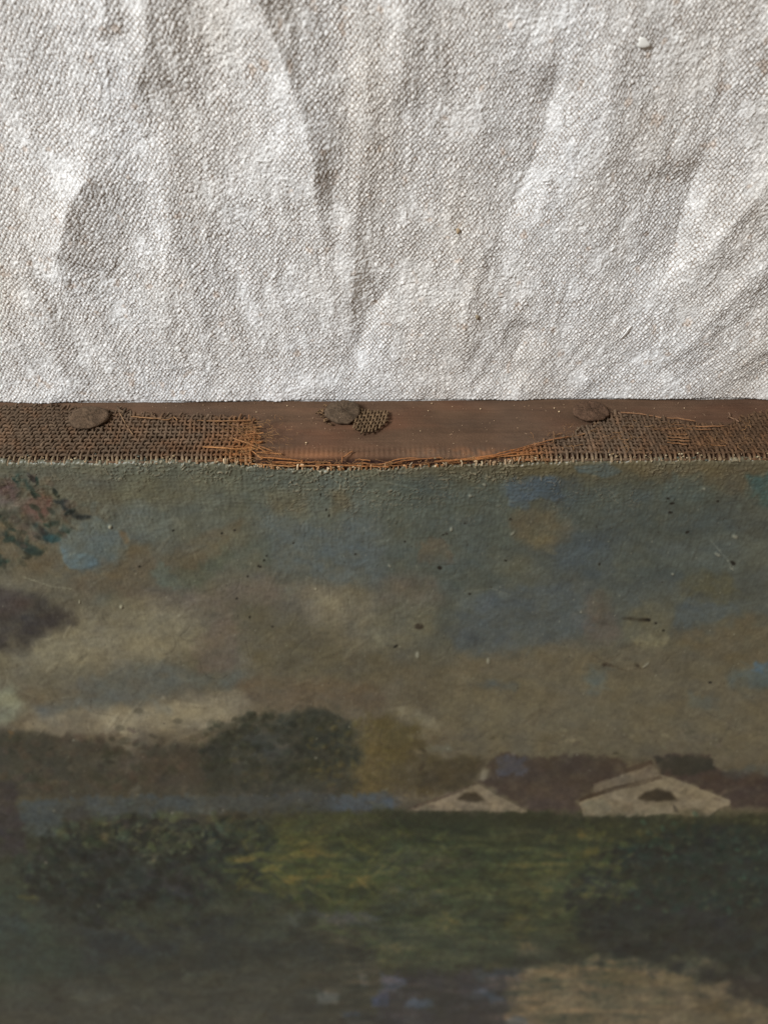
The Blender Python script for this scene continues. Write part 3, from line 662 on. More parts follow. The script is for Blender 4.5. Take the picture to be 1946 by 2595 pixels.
S('D', [(820, 1190), (1340, 1240), (1340, 1300), (1000, 1260), (800, 1240)], (92, 82, 52), 8, 0.6)
S('D', [(600, 1330), (900, 1310), (1300, 1390), (1400, 1450), (600, 1450)], (134, 120, 92), 12, 0.7)
S('D', [(1340, 1340), (1500, 1350), (1480, 1400), (1350, 1390)], (80, 68, 44), 8, 0.7)
S('D', [(1340, 1240), (1680, 1240), (1680, 1400), (1560, 1330)], (60, 50, 44), 8, 0.7)
S('D', [(1640, 1345), (1680, 1340), (1680, 1400), (1630, 1380)], (104, 104, 96), 4, 0.6)
S('D', [(-20, 1230), (380, 1210), (610, 1210), (600, 1260), (530, 1320), (545, 1460), (-20, 1460)], (60, 57, 62), 10, 0.9)
S('D', [(380, 1215), (605, 1212), (600, 1245), (400, 1250)], (62, 70, 76), 4, 0.7)
S('D', [(90, 1342), (215, 1338), (212, 1362), (95, 1368)], (74, 96, 118), 4, 0.7, 4)
S('D', [(370, 1288), (480, 1292), (525, 1345), (470, 1345), (430, 1315)], (70, 88, 108), 4, 0.7, 4)
S('D', [(-20, 1225), (60, 1235), (105, 1258), (60, 1290), (-20, 1310)], (82, 92, 114), 5, 0.7, 4)
S('D', [(540, 1408), (620, 1412), (610, 1445), (540, 1445)], (72, 92, 112), 4, 0.7, 4)

# many small dabs that pick up and vary the colour underneath
def dabs(n, size, v0, v1, amp, alpha, aspect, ang_sd, ang0=0.0, rl=0.0):
    for _ in range(n):
        cu = RS.uniform(-260, 2200); cv = RS.uniform(v0, v1)
        s = size * RS.uniform(0.5, 1.6) / BS; a = s * aspect; b = s
        th = ang0 + RS.normal(0, ang_sd); R = int(a + 2)
        i = int((cv - BV0) / BS); j = int((cu - BU0) / BS)
        i0, i1, j0, j1 = max(0, i - R), min(BH, i + R + 1), max(0, j - R), min(BW, j + R + 1)
        if i1 - i0 < 3 or j1 - j0 < 3 or i >= BH: continue
        yy, xx = np.mgrid[i0:i1, j0:j1]; yy = yy - i; xx = xx - j
        p = xx * math.cos(th) + yy * math.sin(th); q = -xx * math.sin(th) + yy * math.cos(th)
        q = q + 0.25 * p * p / (a + 1) * RS.uniform(-1, 1)
        m = np.clip(1.5 - ((p / a) ** 2 + (q / b) ** 2) * 1.5, 0, 1) * np.clip(0.75 + 0.6 * wf1[i0:i1, j0:j1], 0, 1)
        src = BUF[min(BH - 1, max(0, i + RS.randint(-6, 7))), min(BW - 1, max(0, j + RS.randint(-10, 11)))]
        c = src * (1 + RS.normal(0, amp)) + RS.normal(0, amp * 11, 3) * np.array([1, 0.55, 1])
        al = (m * alpha * RS.uniform(0.4, 1))[..., None]
        BUF[i0:i1, j0:j1] = BUF[i0:i1, j0:j1] * (1 - al) + c * al
        if rl: RLF[i0:i1, j0:j1] += rl * m * RS.uniform(-0.3, 1)
dabs(420, 26, 1200, 2000, 0.06, 0.36, 1.7, 0.8)
dabs(500, 18, 1200, 2000, 0.07, 0.36, 1.6, 1.0)
dabs(1500, 11, 1190, 2060, 0.07, 0.45, 1.9, 0.9, rl=.3)
dabs(700, 22, 2060, 2740, 0.13, 0.36, 3.0, 0.25)
dabs(2000, 10, 2040, 2740, 0.20, 0.36, 2.6, 0.35)
dabs(3200, 5, 1850, 2740, 0.22, 0.6, 2.4, 0.5)
dabs(1600, 4, 1190, 2060, 0.08, 0.42, 2.2, 1.2, rl=.4)
def speck(px, py, a, b, col, al=0.9, th=0.0, rl=0.0):
    R = int((max(a, b) + 4) / BS) + 1; i = int(round((py - BV0) / BS)); j = int(round((px - BU0) / BS))
    if i - R < 0 or j - R < 0 or i + R >= BH or j + R >= BW: return
    sl = (slice(i - R, i + R + 1), slice(j - R, j + R + 1))
    x = BU[sl] - px; y = BV[sl] - py
    p = x * math.cos(th) + y * math.sin(th); q = -x * math.sin(th) + y * math.cos(th)
    m = np.clip(1.6 - ((p / a) ** 2 + (q / b) ** 2) * 1.2, 0, 1)
    BUF[sl] = BUF[sl] * (1 - al * m[..., None]) + np.array(col, float) * al * m[..., None]
    RLF[sl] += rl * m
for c_ in CALLS:                                  # the crisp touches lie over the blended ground
    if c_[3] <= 5: S(c_[0], c_[1], c_[2], c_[3], c_[4] * (0.6 if c_[0] in 'CD' else (0.8 if c_[3] <= 3 and c_[5] <= 4 else 0.35)), c_[5], c_[6], rec=False, ft=c_[7])
    elif c_[0] in 'CD': S(c_[0], c_[1], c_[2], c_[3], c_[4] * 0.35, c_[5], 0.7, rec=False, ft=c_[7])
dabs(900, 5, 1880, 2740, 0.12, 0.45, 2.6, 0.4)
LEAFY = 1
def leaves(n, cx, cy, rx, ry, pal, s0, s1, al, asp=1.5, th0=0.0):
    for _ in range(n):
        r_ = RS.rand() ** 0.42 * 1.06; a_ = RS.uniform(0, 2 * math.pi)
        u_ = cx + rx * r_ * math.cos(a_); v_ = cy + ry * r_ * math.sin(a_); s_ = RS.uniform(s0, s1)
        speck(u_, v_, s_ * asp, s_, np.array(pal[RS.randint(len(pal))]) * RS.uniform(.85, 1.12), al * RS.uniform(.3, 1), th0 + RS.normal(0, .6), rl=RS.uniform(0, .5))
GD = [(22, 30, 25), (27, 37, 31), (31, 37, 39), (38, 46, 38), (30, 33, 27)]; GL = [(62, 70, 52), (72, 76, 58), (54, 66, 56), (78, 78, 54)]
leaves(420, 355, 2205, 300, 130, GD, 5, 13, .5); leaves(500, 370, 2225, 270, 130, GD, 6, 15, .62); leaves(170, 360, 2200, 310, 140, GL, 3, 7, .42)
leaves(160, 590, 2150, 110, 90, GD, 5, 11, .5); leaves(60, 420, 2120, 120, 40, [(92, 90, 66), (84, 82, 60)], 3, 6, .5, 2.2)
leaves(480, 1760, 2290, 300, 180, GD, 6, 15, .55); leaves(300, 1800, 2200, 260, 110, [(26, 46, 38), (32, 54, 44), (30, 40, 34)], 5, 12, .5); leaves(220, 1760, 2190, 290, 120, GL + [(58, 88, 70)], 3, 7, .42)
leaves(200, 700, 1895, 200, 88, [(40, 44, 34), (46, 50, 40), (34, 38, 28)], 5, 12, .45); leaves(130, 690, 1890, 200, 90, [(66, 68, 54), (70, 66, 46)], 3, 8, .35)
leaves(150, 420, 2110, 260, 45, [(74, 80, 54), (60, 72, 58), (52, 58, 44), (86, 84, 58)], 4, 10, .5, 2.0, .2)
leaves(110, 640, 2230, 150, 90, [(52, 58, 42), (64, 68, 46), (40, 46, 38)], 6, 14, .5, 2.2, .3)
leaves(90, 560, 2330, 260, 60, [(60, 62, 48), (50, 54, 44), (70, 70, 56)], 8, 18, .4, 3.5, .1)
leaves(130, 1480, 2200, 120, 120, [(70, 74, 42), (54, 60, 38), (86, 80, 42)], 5, 11, .45, 2.2, -.4)
leaves(60, 800, 2200, 200, 70, [(104, 94, 48), (92, 88, 46)], 5, 10, .5, 5.0, 0)
leaves(90, 1050, 2330, 250, 80, [(78, 84, 58), (56, 62, 42), (84, 82, 56)], 5, 10, .45, 5.0, 0)
leaves(70, 70, 1290, 110, 90, [(92, 70, 60), (84, 74, 58), (98, 84, 64), (74, 66, 54)], 5, 12, .5, 1.6, .6)
leaves(34, 75, 1300, 115, 85, [(38, 46, 40), (34, 54, 46), (46, 50, 40), (52, 46, 40)], 3, 7, .85, 2.6, .55)
leaves(16, 20, 1400, 50, 60, [(38, 50, 42), (42, 44, 36)], 4, 8, .8, 2.4, .7)
leaves(30, 215, 1310, 80, 40, [(92, 100, 98), (88, 92, 82), (96, 92, 78)], 5, 12, .4, 1.8, .3)
leaves(120, 890, 1910, 110, 90, [(92, 82, 48), (80, 70, 40)], 4, 9, .4); leaves(160, 200, 1930, 260, 70, [(54, 56, 42), (76, 62, 50), (62, 54, 44)], 5, 12, .4)
leaves(220, 900, 2180, 260, 110, [(70, 76, 40), (84, 80, 42), (50, 56, 30), (60, 68, 38)], 3, 7, .42, 4.0); leaves(200, 1250, 2250, 260, 130, [(74, 80, 50), (66, 72, 42), (50, 54, 32), (84, 78, 40)], 3, 8, .42, 4.0)
leaves(110, 1600, 2490, 300, 70, [(134, 120, 94), (116, 104, 78), (126, 112, 84)], 8, 16, .3, 2.0)
for _ in range(520):                              # long dragged strokes of the cloud layer
    u_ = RS.uniform(-200, 2150); v_ = RS.uniform(1230, 1880); th_ = RS.choice([-0.55, 0.5, -0.25]) + RS.normal(0, .25)
    i_ = int((v_ - BV0) / BS); j_ = int((u_ - BU0) / BS); c_ = BUF[i_ + RS.randint(-8, 9), j_ + RS.randint(-9, 10)] * (1 + RS.normal(0.01, .06))
    speck(u_, v_, RS.uniform(16, 42), RS.uniform(3, 8), c_, RS.uniform(.15, .5), th_, rl=RS.uniform(-.1, .5))
# fine mottling, dirt haze and speckles
BUF *= (1 + (0.05 + 0.05 * sstep(1900, 2150, BV)) * fbm(BU / 9, BV / 7, 1, 3) + 0.04 * fbm(BU / 45, BV / 26, 8, 3))[..., None]
BUF += fbm(BU / 60, BV / 34, 4, 4)[..., None] * np.array([2.2, 0.6, -2.4])
DK = (30, 28, 22)
for x, y in [(750, 330), (960, 343), (1015, 330), (1268, 386), (1152, 441), (1118, 485), (1126, 488), (1410, 240), (1422, 266), (1536, 431), (1080, 705),
             (1178, 745), (605, 487), (1070, 528), (1142, 460), (1385, 175), (1024, 625)]:
    speck(x * .5865, 1150 + y * .5865, 3.4, 2.6, DK, 0.85, RS.uniform(0, 3))
for x, y, a, b, th in [(240, 492, 6, 5, .3), (255, 350, 4, 2, -.4), (270, 345, 4, 2.4, 0), (525, 463, 4, 2.5, .3), (545, 283, 4, 3, 0), (1308, 337, 6, 3, -.6), (1505, 472, 8, 5, .5),
                       (1235, 252, 6, 3, -.2), (1242, 213, 7, 3, -.1), (1225, 192, 4, 3, 0), (1440, 204, 4, 3, 0), (1138, 716, 7, 4, .1), (1172, 731, 4, 3, .3), (1205, 762, 4, 3, 0),
                       (50, 832, 7, 3, -.5), (370, 607, 4, 2.5, 0), (90, 377, 3, 3, 0), (1407, 988, 5, 3, 0), (1145, 718, 3, 3, 0), (350, 300, 4, 2, 0), (930, 478, 3, 3, 0)]:
    speck(973 + x * .5865, 1150 + y * .5865, a, b, DK, 0.85, th)
speck(973 + 151 * .5865, 1150 + 746 * .5865, 12, 8, (52, 44, 34), 0.8)
for x, y in [(600, 88), (520, 160), (770, 130), (140, 995), (580, 845), (950, 540), (360, 262), (1390, 1045)]:
    speck(x * .5865, 1750 + y * .5865, 13, 8, (66, 62, 50), 0.45)
for x, y, a, b, th in [(290, 325, 4, 6, .2), (433, 133, 6, 4, .5), (372, 180, 5, 4, 0), (1440, 436, 9, 4, .5), (1515, 358, 8, 5, .4), (1130, 912, 11, 3, -.7), (24, 481, 6, 3, .7),
                       (850, 683, 3, 3, 0), (555, 345, 7, 3, -.6), (450, 895, 4, 8, 0), (145, 870, 5, 9, 0), (1500, 495, 8, 2, .7), (1245, 518, 4, 3, 0), (1380, 150, 4, 4, 0)]:
    speck(973 + x * .5865, 1150 + y * .5865, a, b, (140, 135, 118), 0.55, th, 1.2)
for x, y, a, b, th in [(525, 662, 4, 5, 0), (478, 314, 5, 5, .4), (345, 640, 2, 4, 0), (1365, 582, 3, 2, 0)]:
    speck(x * .5865, 1150 + y * .5865, a, b, (150, 142, 118), 0.7, th, 1.5)
for x, y in [(1365, 292), (200, 743), (320, 212), (235, 520), (965, 515), (745, 528), (430, 930)]:
    speck(x * .5865, 1750 + y * .5865, 4, 3, (118, 112, 98), 0.6)
for _ in range(700):
    speck(RS.uniform(-200, 2150), RS.uniform(1200, 2050), RS.uniform(1.6, 2.6), RS.uniform(1.4, 2.2), (140, 134, 116) if RS.rand() < .6 else (40, 38, 32), RS.uniform(.15, .5), RS.uniform(0, 3))
def line(pts, wd, col, al, rl=0.0):
    p = resample(np.array(pts, float), 2.0)
    for k in range(len(p)): speck(p[k, 0], p[k, 1], wd, wd, col, al * RS.uniform(.2, 1), 0, rl)
line([(384, 1394), (430, 1428), (462, 1480), (470, 1488)], 1.7, (104, 96, 82), .35)
line([(60, 1462), (135, 1488), (180, 1492), (186, 1495)], 1.8, (138, 132, 110), .5, .3)
line([(500, 1495), (560, 1486), (640, 1452)], 1.5, (104, 98, 82), .3)
line([(1053, 1363), (1120, 1362), (1142, 1400), (1145, 1425)], 1.5, (64, 58, 50), .4)
line([(1090, 1430), (1180, 1430)], 1.4, (60, 56, 48), .4)
line([(973, 1220), (1060, 1240)], 1.6, (120, 116, 98), .5, .3)
line([(1150, 1205), (1230, 1228)], 1.6, (128, 124, 104), .5, .3)
line([(1800, 1370), (1860, 1440)], 2.0, (120, 122, 112), .4, .2)
line([(1500, 1660), (1580, 1700), (1640, 1690)], 1.7, (58, 46, 34), .35)

for _ in range(60):                               # hair cracks in the aged paint
    u_ = RS.uniform(0, 1946); v_ = RS.uniform(1230, 1900); th_ = RS.uniform(0, math.pi); pts_ = [(u_, v_)]
    for _k in range(RS.randint(3, 7)):
        th_ += RS.normal(0, .45); L_ = RS.uniform(10, 28); pts_.append((pts_[-1][0] + L_ * math.cos(th_), pts_[-1][1] + L_ * .8 * math.sin(th_)))
    line(pts_, 1.3, (52, 46, 38) if RS.rand() < .6 else (118, 112, 96), RS.uniform(.15, .4), -0.4)
# ground layer showing along the very edge
eg = np.exp(-np.clip(BV - edge_px(BU), 0, None) / 9.0) * (0.55 + 0.45 * fbm(BU / 10, BV / 6, 6, 2))
BUF = BUF * (1 - 0.45 * eg[..., None]) + np.array([128, 112, 84]) * 0.45 * eg[..., None]
streak = fbm(BU / 70, BV / 11 + 0.5 * wn1, 5, 3) * sstep(2070, 2110, BV) * (0.35 + 0.65 * sstep(700, 900, BU) * (1 - sstep(1500, 1750, BU)))
BUF = BUF * (1 + 0.16 * streak)[..., None] * (1 + 0.06 * streak[..., None] * np.array([1.0, -0.2, -0.6]))
lo = np.stack([boxblur(boxblur(BUF[..., k], 40), 40) for k in range(3)], -1); BUF = lo + (BUF - lo) * 1.25
gm = BUF.mean(-1, keepdims=True); BUF = (gm + (BUF - gm) * 0.84) * np.array([0.985, 1.005, 0.985])
low_ = (sstep(2060, 2200, BV) * (1 - sstep(78, 96, BUF.max(-1))))[..., None]; BUF = BUF * (1 - low_) + BUF * low_ * np.array([0.93, 1.01, 1.02])
BUF = np.clip(BUF, 14, 235)
GAIN = 1.0
def paint_albedo(u, v):
    j = np.clip((u - BU0) / BS, 0, BW - 1.01); i = np.clip((v - BV0) / BS, 0, BH - 1.01)
    j0 = j.astype(int); i0 = i.astype(int); fj = (j - j0)[..., None]; fi = (i - i0)[..., None]
    c = (BUF[i0, j0] * (1 - fj) + BUF[i0, j0 + 1] * fj) * (1 - fi) + (BUF[i0 + 1, j0] * (1 - fj) + BUF[i0 + 1, j0 + 1] * fj) * fi
    fj = fj[..., 0]; fi = fi[..., 0]
    r = (RLF[i0, j0] * (1 - fj) + RLF[i0, j0 + 1] * fj) * (1 - fi) + (RLF[i0 + 1, j0] * (1 - fj) + RLF[i0 + 1, j0 + 1] * fj) * fi
    return lin(c) * np.interp(v, [1190, 1650, 2100, 2600], [0.98, 1.16, 1.06, 1.0])[..., None], r

# --- canvas face: a dense sheet with the relief of threads, knots and brushwork
cols = np.arange(-50, 1997, 2.4)
offs = np.r_[np.arange(0, 110, 1.7), np.arange(110, 1480, 2.9)]
f = offs / offs[-1]
Ugrid, Fg = np.meshgrid(cols, f)
vb = edge_px(Ugrid) + 4.5 * (1 - torn(Ugrid)) + 3.2 * fbm(Ugrid / 6.5, Ugrid * 0, 3, 3) + 2.0 * NZ[2](Ugrid / 30, Ugrid * 0 + 3)
Vgrid = vb + (2645 - vb) * Fg
Pq = on_z(Ugrid, Vgrid, H); FX = Pq[0].reshape(Ugrid.shape); FY = Pq[1].reshape(Ugrid.shape)
colr, rl = paint_albedo(Ugrid, Vgrid)
dd = FY[0:1] - FY                                   # distance from the edge
tn = torn(Ugrid)
near = np.exp(-dd / 0.008)
thr = np.cos(2 * math.pi * (FX / 0.00112 + 0.5 * NZ[3](FX * 300, FY * 300))) * 0.5 + np.cos(2 * math.pi * (FY / 0.00125 + 0.5 * NZ[4](FX * 300, FY * 300))) * 0.5
curl = 1 - np.abs(fbm(FX * 1500 + 1.8 * NZ[5](FX * 600, FY * 600), FY * 1000, 4, 2)) * 2.6 - 0.5 * np.clip(NZ[8](FX * 420, FY * 420), 0, 1)     # ridged: slubs under the paint
amp_x = 0.45 + 0.75 * sstep(0.0, 0.7, fbm(Ugrid / 170 + 5, Vgrid / 60, 9, 2)) + 0.35 * tn
relief = (0.00036 * np.clip(curl, 0, 1) ** 1.6 * near * amp_x + 0.00004 * thr * np.exp(-dd / 0.010) + 0.00003 * np.clip(curl, -0.3, 1) * np.exp(-dd / 0.03) + 0.000016 * thr
          + 0.00003 * fbm(FX * 900, FY * 700, 7, 3) + 0.00022 * fbm(FX * 45, FY * 35, 2, 3) + 0.00019 * np.clip(rl, -1, 3)
          + 0.00005 * fbm(FX * 1700, FY * 1300, 1, 2) * np.exp(-dd / 0.08))
# scratches of bristles running with the strokes
relief += 0.00003 * NZ[6](FX * 2200 + FY * 300, FY * 320) * np.exp(-dd / 0.05)
Rr = 0.0009 * (1 - tn) + 0.0004 * tn
drop = np.where(dd < Rr, Rr - np.sqrt(np.clip(Rr ** 2 - (Rr - dd) ** 2, 0, None)), 0)
FZ = H + relief - drop
P = np.stack([FX, FY, FZ], -1)
# dull ridge tops: ground and thread colour shows where paint is rubbed off slubs
rub = np.clip(curl - 0.62, 0, 0.38) * near * amp_x * 2.0
colr = colr * (1 - rub[..., None]) + lin([150, 138, 112]) * GAIN * rub[..., None]
# outer columns and rows carry the sheet to the painting's own borders
XL, XR, YB = -0.300, 0.300, -0.480
def side(P, C, xe):
    out = []; oc = []
    e = P[:, 0] if xe < 0 else P[:, -1]; ec = C[:, 0] if xe < 0 else C[:, -1]
    n = 26
    for k in range(1, n + 1):
        t = (k / n) ** 1.3
        q = e.copy(); q[:, 0] = e[:, 0] * (1 - t) + xe * t
        out.append(q); oc.append(ec * (1 + 0.25 * NZ[7](q[:, 0] * 90, q[:, 1] * 90))[:, None])
    if xe < 0: out = out[::-1]; oc = oc[::-1]
    return np.stack(out, 1), np.stack(oc, 1)
PL, CL = side(P, colr, XL); PR, CR = side(P, colr, XR)
P = np.concatenate([PL, P, PR], 1); C_ = np.concatenate([CL, colr, CR], 1)
last = P[-1].copy(); rowsP = []; rowsC = []
for k in range(1, 5):
    q = last.copy(); q[:, 1] = last[:, 1] + (YB - last[:, 1]) * k / 4; rowsP.append(q); rowsC.append(C_[-1])
under = P[0].copy(); under[:, 1] -= 0.0010; under[:, 2] -= 0.0007      # turned lip gives the canvas its thickness
P = np.concatenate([under[None], P, np.stack(rowsP)], 0); C_ = np.concatenate([C_[:1] * 0.9, C_, np.stack(rowsC)], 0)
face = mesh_grid("painted_canvas", P[:, ::-1], M_paint, root, C_[:, ::-1])

# --- wooden stretcher: front bar in detail, the other three plain
xs = np.r_[np.linspace(-0.300, -0.108, 20), np.arange(-0.106, 0.1061, 0.0003), np.linspace(0.108, 0.300, 20)]
prof = [(-0.045, -0.0002), (-0.0002, -0.0002), (0, -0.0)] + [(0, z) for z in np.arange(0.0004, H - 0.0034, 0.00034)]
Rw = 0.0030
prof += [(-Rw + Rw * math.cos(a), H - 0.0004 - Rw + Rw * math.sin(a)) for a in np.linspace(0.05, math.pi / 2, 14)]
prof += [(-0.006, H - 0.0006), (-0.045, H - 0.0016), (-0.045, -0.0002)]
prof = np.array(prof)
WX, PI_ = np.meshgrid(xs, np.arange(len(prof)))
WY = prof[PI_, 0]; WZ = prof[PI_, 1]
wpx, wpy = to_px(WX, WY, WZ)
tw = torn(wpx)
nband = np.exp(-((wpy - 1148) / 13.0) ** 2) * tw
outward = (WY > -0.004)
imp = 0.00020 * (0.5 + 0.5 * np.cos(2 * math.pi * (WX / 0.00118 + 0.25 * NZ[1](WX * 220, WZ * 60)))) * nband
rough_ = 0.00005 * fbm(WX * 38, WZ * 1500 + 0.8 * NZ[2](WX * 25, WZ * 30), 9, 3) + 0.00007 * fbm(WX * 260, WZ * 900, 2, 4) + 0.00018 * fbm(WX * 40, WZ * 90, 5, 2)
WY2 = WY + np.where(outward, imp + rough_, 0)
WZ2 = WZ + np.where(outward & (WZ > 0.004), 0.0001 * fbm(WX * 400, WY * 900, 3, 2), 0)
wc = np.zeros(WX.shape + (3,)); 
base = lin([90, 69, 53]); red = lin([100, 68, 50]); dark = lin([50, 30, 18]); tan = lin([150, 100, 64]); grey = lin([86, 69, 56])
wc[:] = base
def mixc(c, k): 
    global wc
    wc = wc * (1 - k[..., None]) + c * k[..., None]
mixc(red, 0.6 * sstep(-0.2, 0.8, fbm(WX * 45, WZ * 130, 1, 3)) * sstep(500, 800, wpx))
mixc(grey, 0.6 * sstep(0.0, 0.9, fbm(WX * 35 + 4, WZ * 90, 4, 3)))
mixc(lin([82, 60, 46]), 0.5 * sstep(1560, 1900, wpx))
mixc(tan, 0.5 * nband * np.clip(fbm(WX * 700, WZ * 500, 6, 2) + 0.2, 0, 1) * sstep(950, 1250, wpx))
mixc(tan, 0.35 * np.exp(-((wpy - 1155) / 14.0) ** 2) * tw * (1 - sstep(800, 1000, wpx)))
mixc(dark, 0.95 * sstep(1156, 1170, wpy) * tw)       # shade of the gap under the pulled-away canvas, put into the wood colour
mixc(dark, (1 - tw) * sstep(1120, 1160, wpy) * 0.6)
grain_ = fbm(WX * 38, WZ * 1500 + 0.8 * NZ[2](WX * 25, WZ * 30), 9, 3)
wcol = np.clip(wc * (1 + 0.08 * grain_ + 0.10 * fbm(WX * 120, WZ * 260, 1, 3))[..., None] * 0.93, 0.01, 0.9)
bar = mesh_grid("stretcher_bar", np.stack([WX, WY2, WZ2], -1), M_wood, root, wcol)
bar["label"] = "brown dusty upper stretcher bar with bare wood between the torn canvas ends"
bc = lin([140, 104, 82])
box("stretcher_bar", (-0.2995, -0.4795, 0.0002), (0.2995, -0.4345, H - 0.0008), M_wood, root, bc)
box("stretcher_bar", (-0.2995, -0.4340, 0.0002), (-0.2545, -0.0455, H - 0.0022), M_wood, root, bc)
box("stretcher_bar", (0.2545, -0.4340, 0.0002), (0.2995, -0.0455, H - 0.0022), M_wood, root, bc)

# --- tacking margin: real warp and weft threads over the edge
def t_col(px, py, j=0.0):
    o = 0.8 * np.exp(-((px - 650) / 75.0) ** 2) + 0.3 * np.exp(-((px - 600) / 170.0) ** 2) + 0.75 * np.exp(-((px - 1300) / 90.0) ** 2) + 0.75 * sstep(600, 700, px) * (1 - sstep(1200, 1350, px))
    o = np.clip(o * (0.35 + 0.65 * sstep(1070, 1160, py)), 0, 1)
    o = np.clip(o + 0.18 * NZ[3](px / 23, py / 17), 0, 1)[..., None]
    dusty = lin([94, 78, 63]); brown = lin([82, 63, 47]); orange = lin([140, 92, 55])
    rr = sstep(1500, 1800, px)[..., None]
    c = dusty * (1 - rr) + brown * rr
    c = c * (1 - o) + orange * o
    return np.clip(c * (1 + 0.22 * NZ[5](px / 11, py / 9))[..., None] * (1 + j), 0.01, 0.9)

def edge_wrap(X, Zs, off):
    """points on the bar's skin: parameter Zs runs up the side then over the rounding"""
    Rr = 0.0024; zc = H - 0.0002 - Rr
    P = np.zeros((len(Zs), 3)); P[:, 0] = X
    a = np.clip((Zs - zc) / Rr, 0, None)
    side_ = Zs <= zc
    P[:, 1] = np.where(side_, off + 0.0003, -Rr + (Rr + off + 0.0003) * np.cos(a))
    P[:, 2] = np.where(side_, Zs, zc + (Rr + off + 0.0003) * np.sin(a))
    return P

def weave(x0p, x1p, top_pts, lean_fn, grow=None, pitch=0.00113, rowp=0.00145, seed=1):
    rs = np.random.RandomState(seed)
    tops = np.array(top_pts, float)
    topX = on_y(tops[:, 0], tops[:, 1], 0.0005)
    X0, X1 = topX[0].min(), topX[0].max()
    zlow = lambda x: np.interp(x, topX[0], topX[2])
    zmax = H - 0.0002 - 0.0024 + 0.0024 * 1.02
    wob = lambda x, z: 0.00028 * NZ[2](x * 200, z * 120 + 3)
    warps = []; nW = int((X1 - X0) / pitch)
    # backing of glue and dust in the gaps of the weave
    gx = np.linspace(X0 + 0.0003, X1 - 0.0008, 240); rowsB = []
    for t in np.linspace(0, 1, 44):
        z = np.array([zlow(x) + 0.0013 for x in gx]); zz = z + (H - 0.0027 - z) * t
        rowsB.append(np.stack([gx, np.full_like(gx, 0.00022), zz], 1))
    PB = np.stack(rowsB); PB[..., 1] += 0.00030 * sstep(0.0, 0.8, fbm(PB[..., 0] * 420, PB[..., 2] * 420, 6, 3))
    cb = np.broadcast_to(lin([58, 43, 31]), PB.shape) * (1 + 0.3 * NZ[8](PB[..., 0] * 900, PB[..., 2] * 900))[..., None]
    sheet = mesh_grid("canvas_margin", PB, M_grime, root, cb)
    hbar = rs.normal(0, 0.06, 200)
    for i in range(nW):
        xb = X0 + (i + 0.5) * pitch + rs.normal(0, 0.00008)
        z0 = zlow(xb) - rs.uniform(-0.0002, 0.0012)
        Zs = np.arange(z0, zmax, 0.00034)
        X = xb + lean_fn(xb, Zs) + wob(xb + 0 * Zs, Zs)
        under_ = np.cos(math.pi * (Zs - (zmax - 0.0006)) / rowp + math.pi * i)
        off = 0.00019 * under_ + 0.00012
        P = edge_wrap(X, Zs, off)
        m = min(4, len(P) - 1)
        fr = np.zeros(len(P)); fr[:m] = np.linspace(1, 0, m); P[:, 1] += 0.0004 * fr * rs.rand(); P[:, 0] += rs.normal(0, 0.0004) * fr
        ux, uy = to_px(P[:, 0], P[:, 1], P[:, 2])
        t = Tubes(); rad = 0.00032 * (1 + 0.2 * NZ[4](Zs * 1500, Zs * 0 + i)) * (1 + 0.15 * rs.normal())
        pale = sstep(1152, 1166, uy)[:, None] * 0.35
        c = t_col(ux, uy, hbar[i % 200]); c = c * (1 - pale) + lin([176, 156, 124]) * pale
        t.add(P, rad, c, 6); t.build("thread", M_thread, sheet)
    zmin = topX[2].min() - 0.0004; nR = int((zmax - zmin) / rowp)
    for j in range(nR + 1):
        zr = zmax - j * rowp - 0.0006
        xx = np.arange(X0 - 0.0010, X1 + 0.0016, 0.00028)
        Z = zr + 0.00022 * NZ[6](xx * 90, xx * 0 + j) + (0.0 if grow is None else grow(xx, zr))
        ok = Z > zlow(np.clip(xx, X0, X1)) - 0.0001
        # split into runs
        idx = np.where(ok)[0]
        if len(idx) < 8: continue
        for run in np.split(idx, np.where(np.diff(idx) > 1)[0] + 1):
            if len(run) < 8: continue
            a_, b_ = run[0], run[-1]
            if xx[b_] > X1 and rs.rand() < 0.6: run = run[:len(run) - rs.randint(2, 12)]
            x = xx[run]; z = Z[run]
            ph = math.pi * (x - 0.8 * lean_fn(x, z) - wob(x, z) - X0) / pitch
            # opposite phase to the warp at this row
            off = -0.00019 * np.sin(ph) * (-1) ** j + 0.00012
            P = edge_wrap(x + lean_fn(x, z) * 0.2, z, off)
            ux, uy = to_px(P[:, 0], P[:, 1], P[:, 2])
            t = Tubes(); t.add(P, 0.00031 * (1 + 0.22 * NZ[9](x * 1300, x * 0 + j)), t_col(ux, uy, rs.normal(0, .06)), 6)
            t.build("thread", M_thread, sheet)
    return sheet
lean1 = lambda x, z: -(z - 0.016) * 0.30 * (1 - sstep(-0.085, -0.060, x)) + 0.0002 * np.sin(z * 500)
left = weave(-60, 655, [(-90, 1034), (40, 1030), (130, 1030), (170, 1040), (230, 1046), (300, 1036), (335, 1050), (560, 1057), (640, 1060), (655, 1100)], lean1, seed=3)
left["label"] = "left tacking margin of open brown canvas weave around the left tack"
lean2 = lambda x, z: 0.00045 * np.sin((z - 0.006) * 130 + x * 45) + 0.0006 * (z - 0.02) / 0.02
rightm = weave(1290, 2030, [(1296, 1150), (1345, 1132), (1390, 1118), (1440, 1112), (1478, 1084), (1560, 1048), (1650, 1055), (1720, 1068), (1800, 1080), (1870, 1072), (1900, 1052), (1946, 1044), (2030, 1038)],
              lean2, seed=5)
rightm["label"] = "right tacking margin of brown canvas weave with missing and pulled threads"

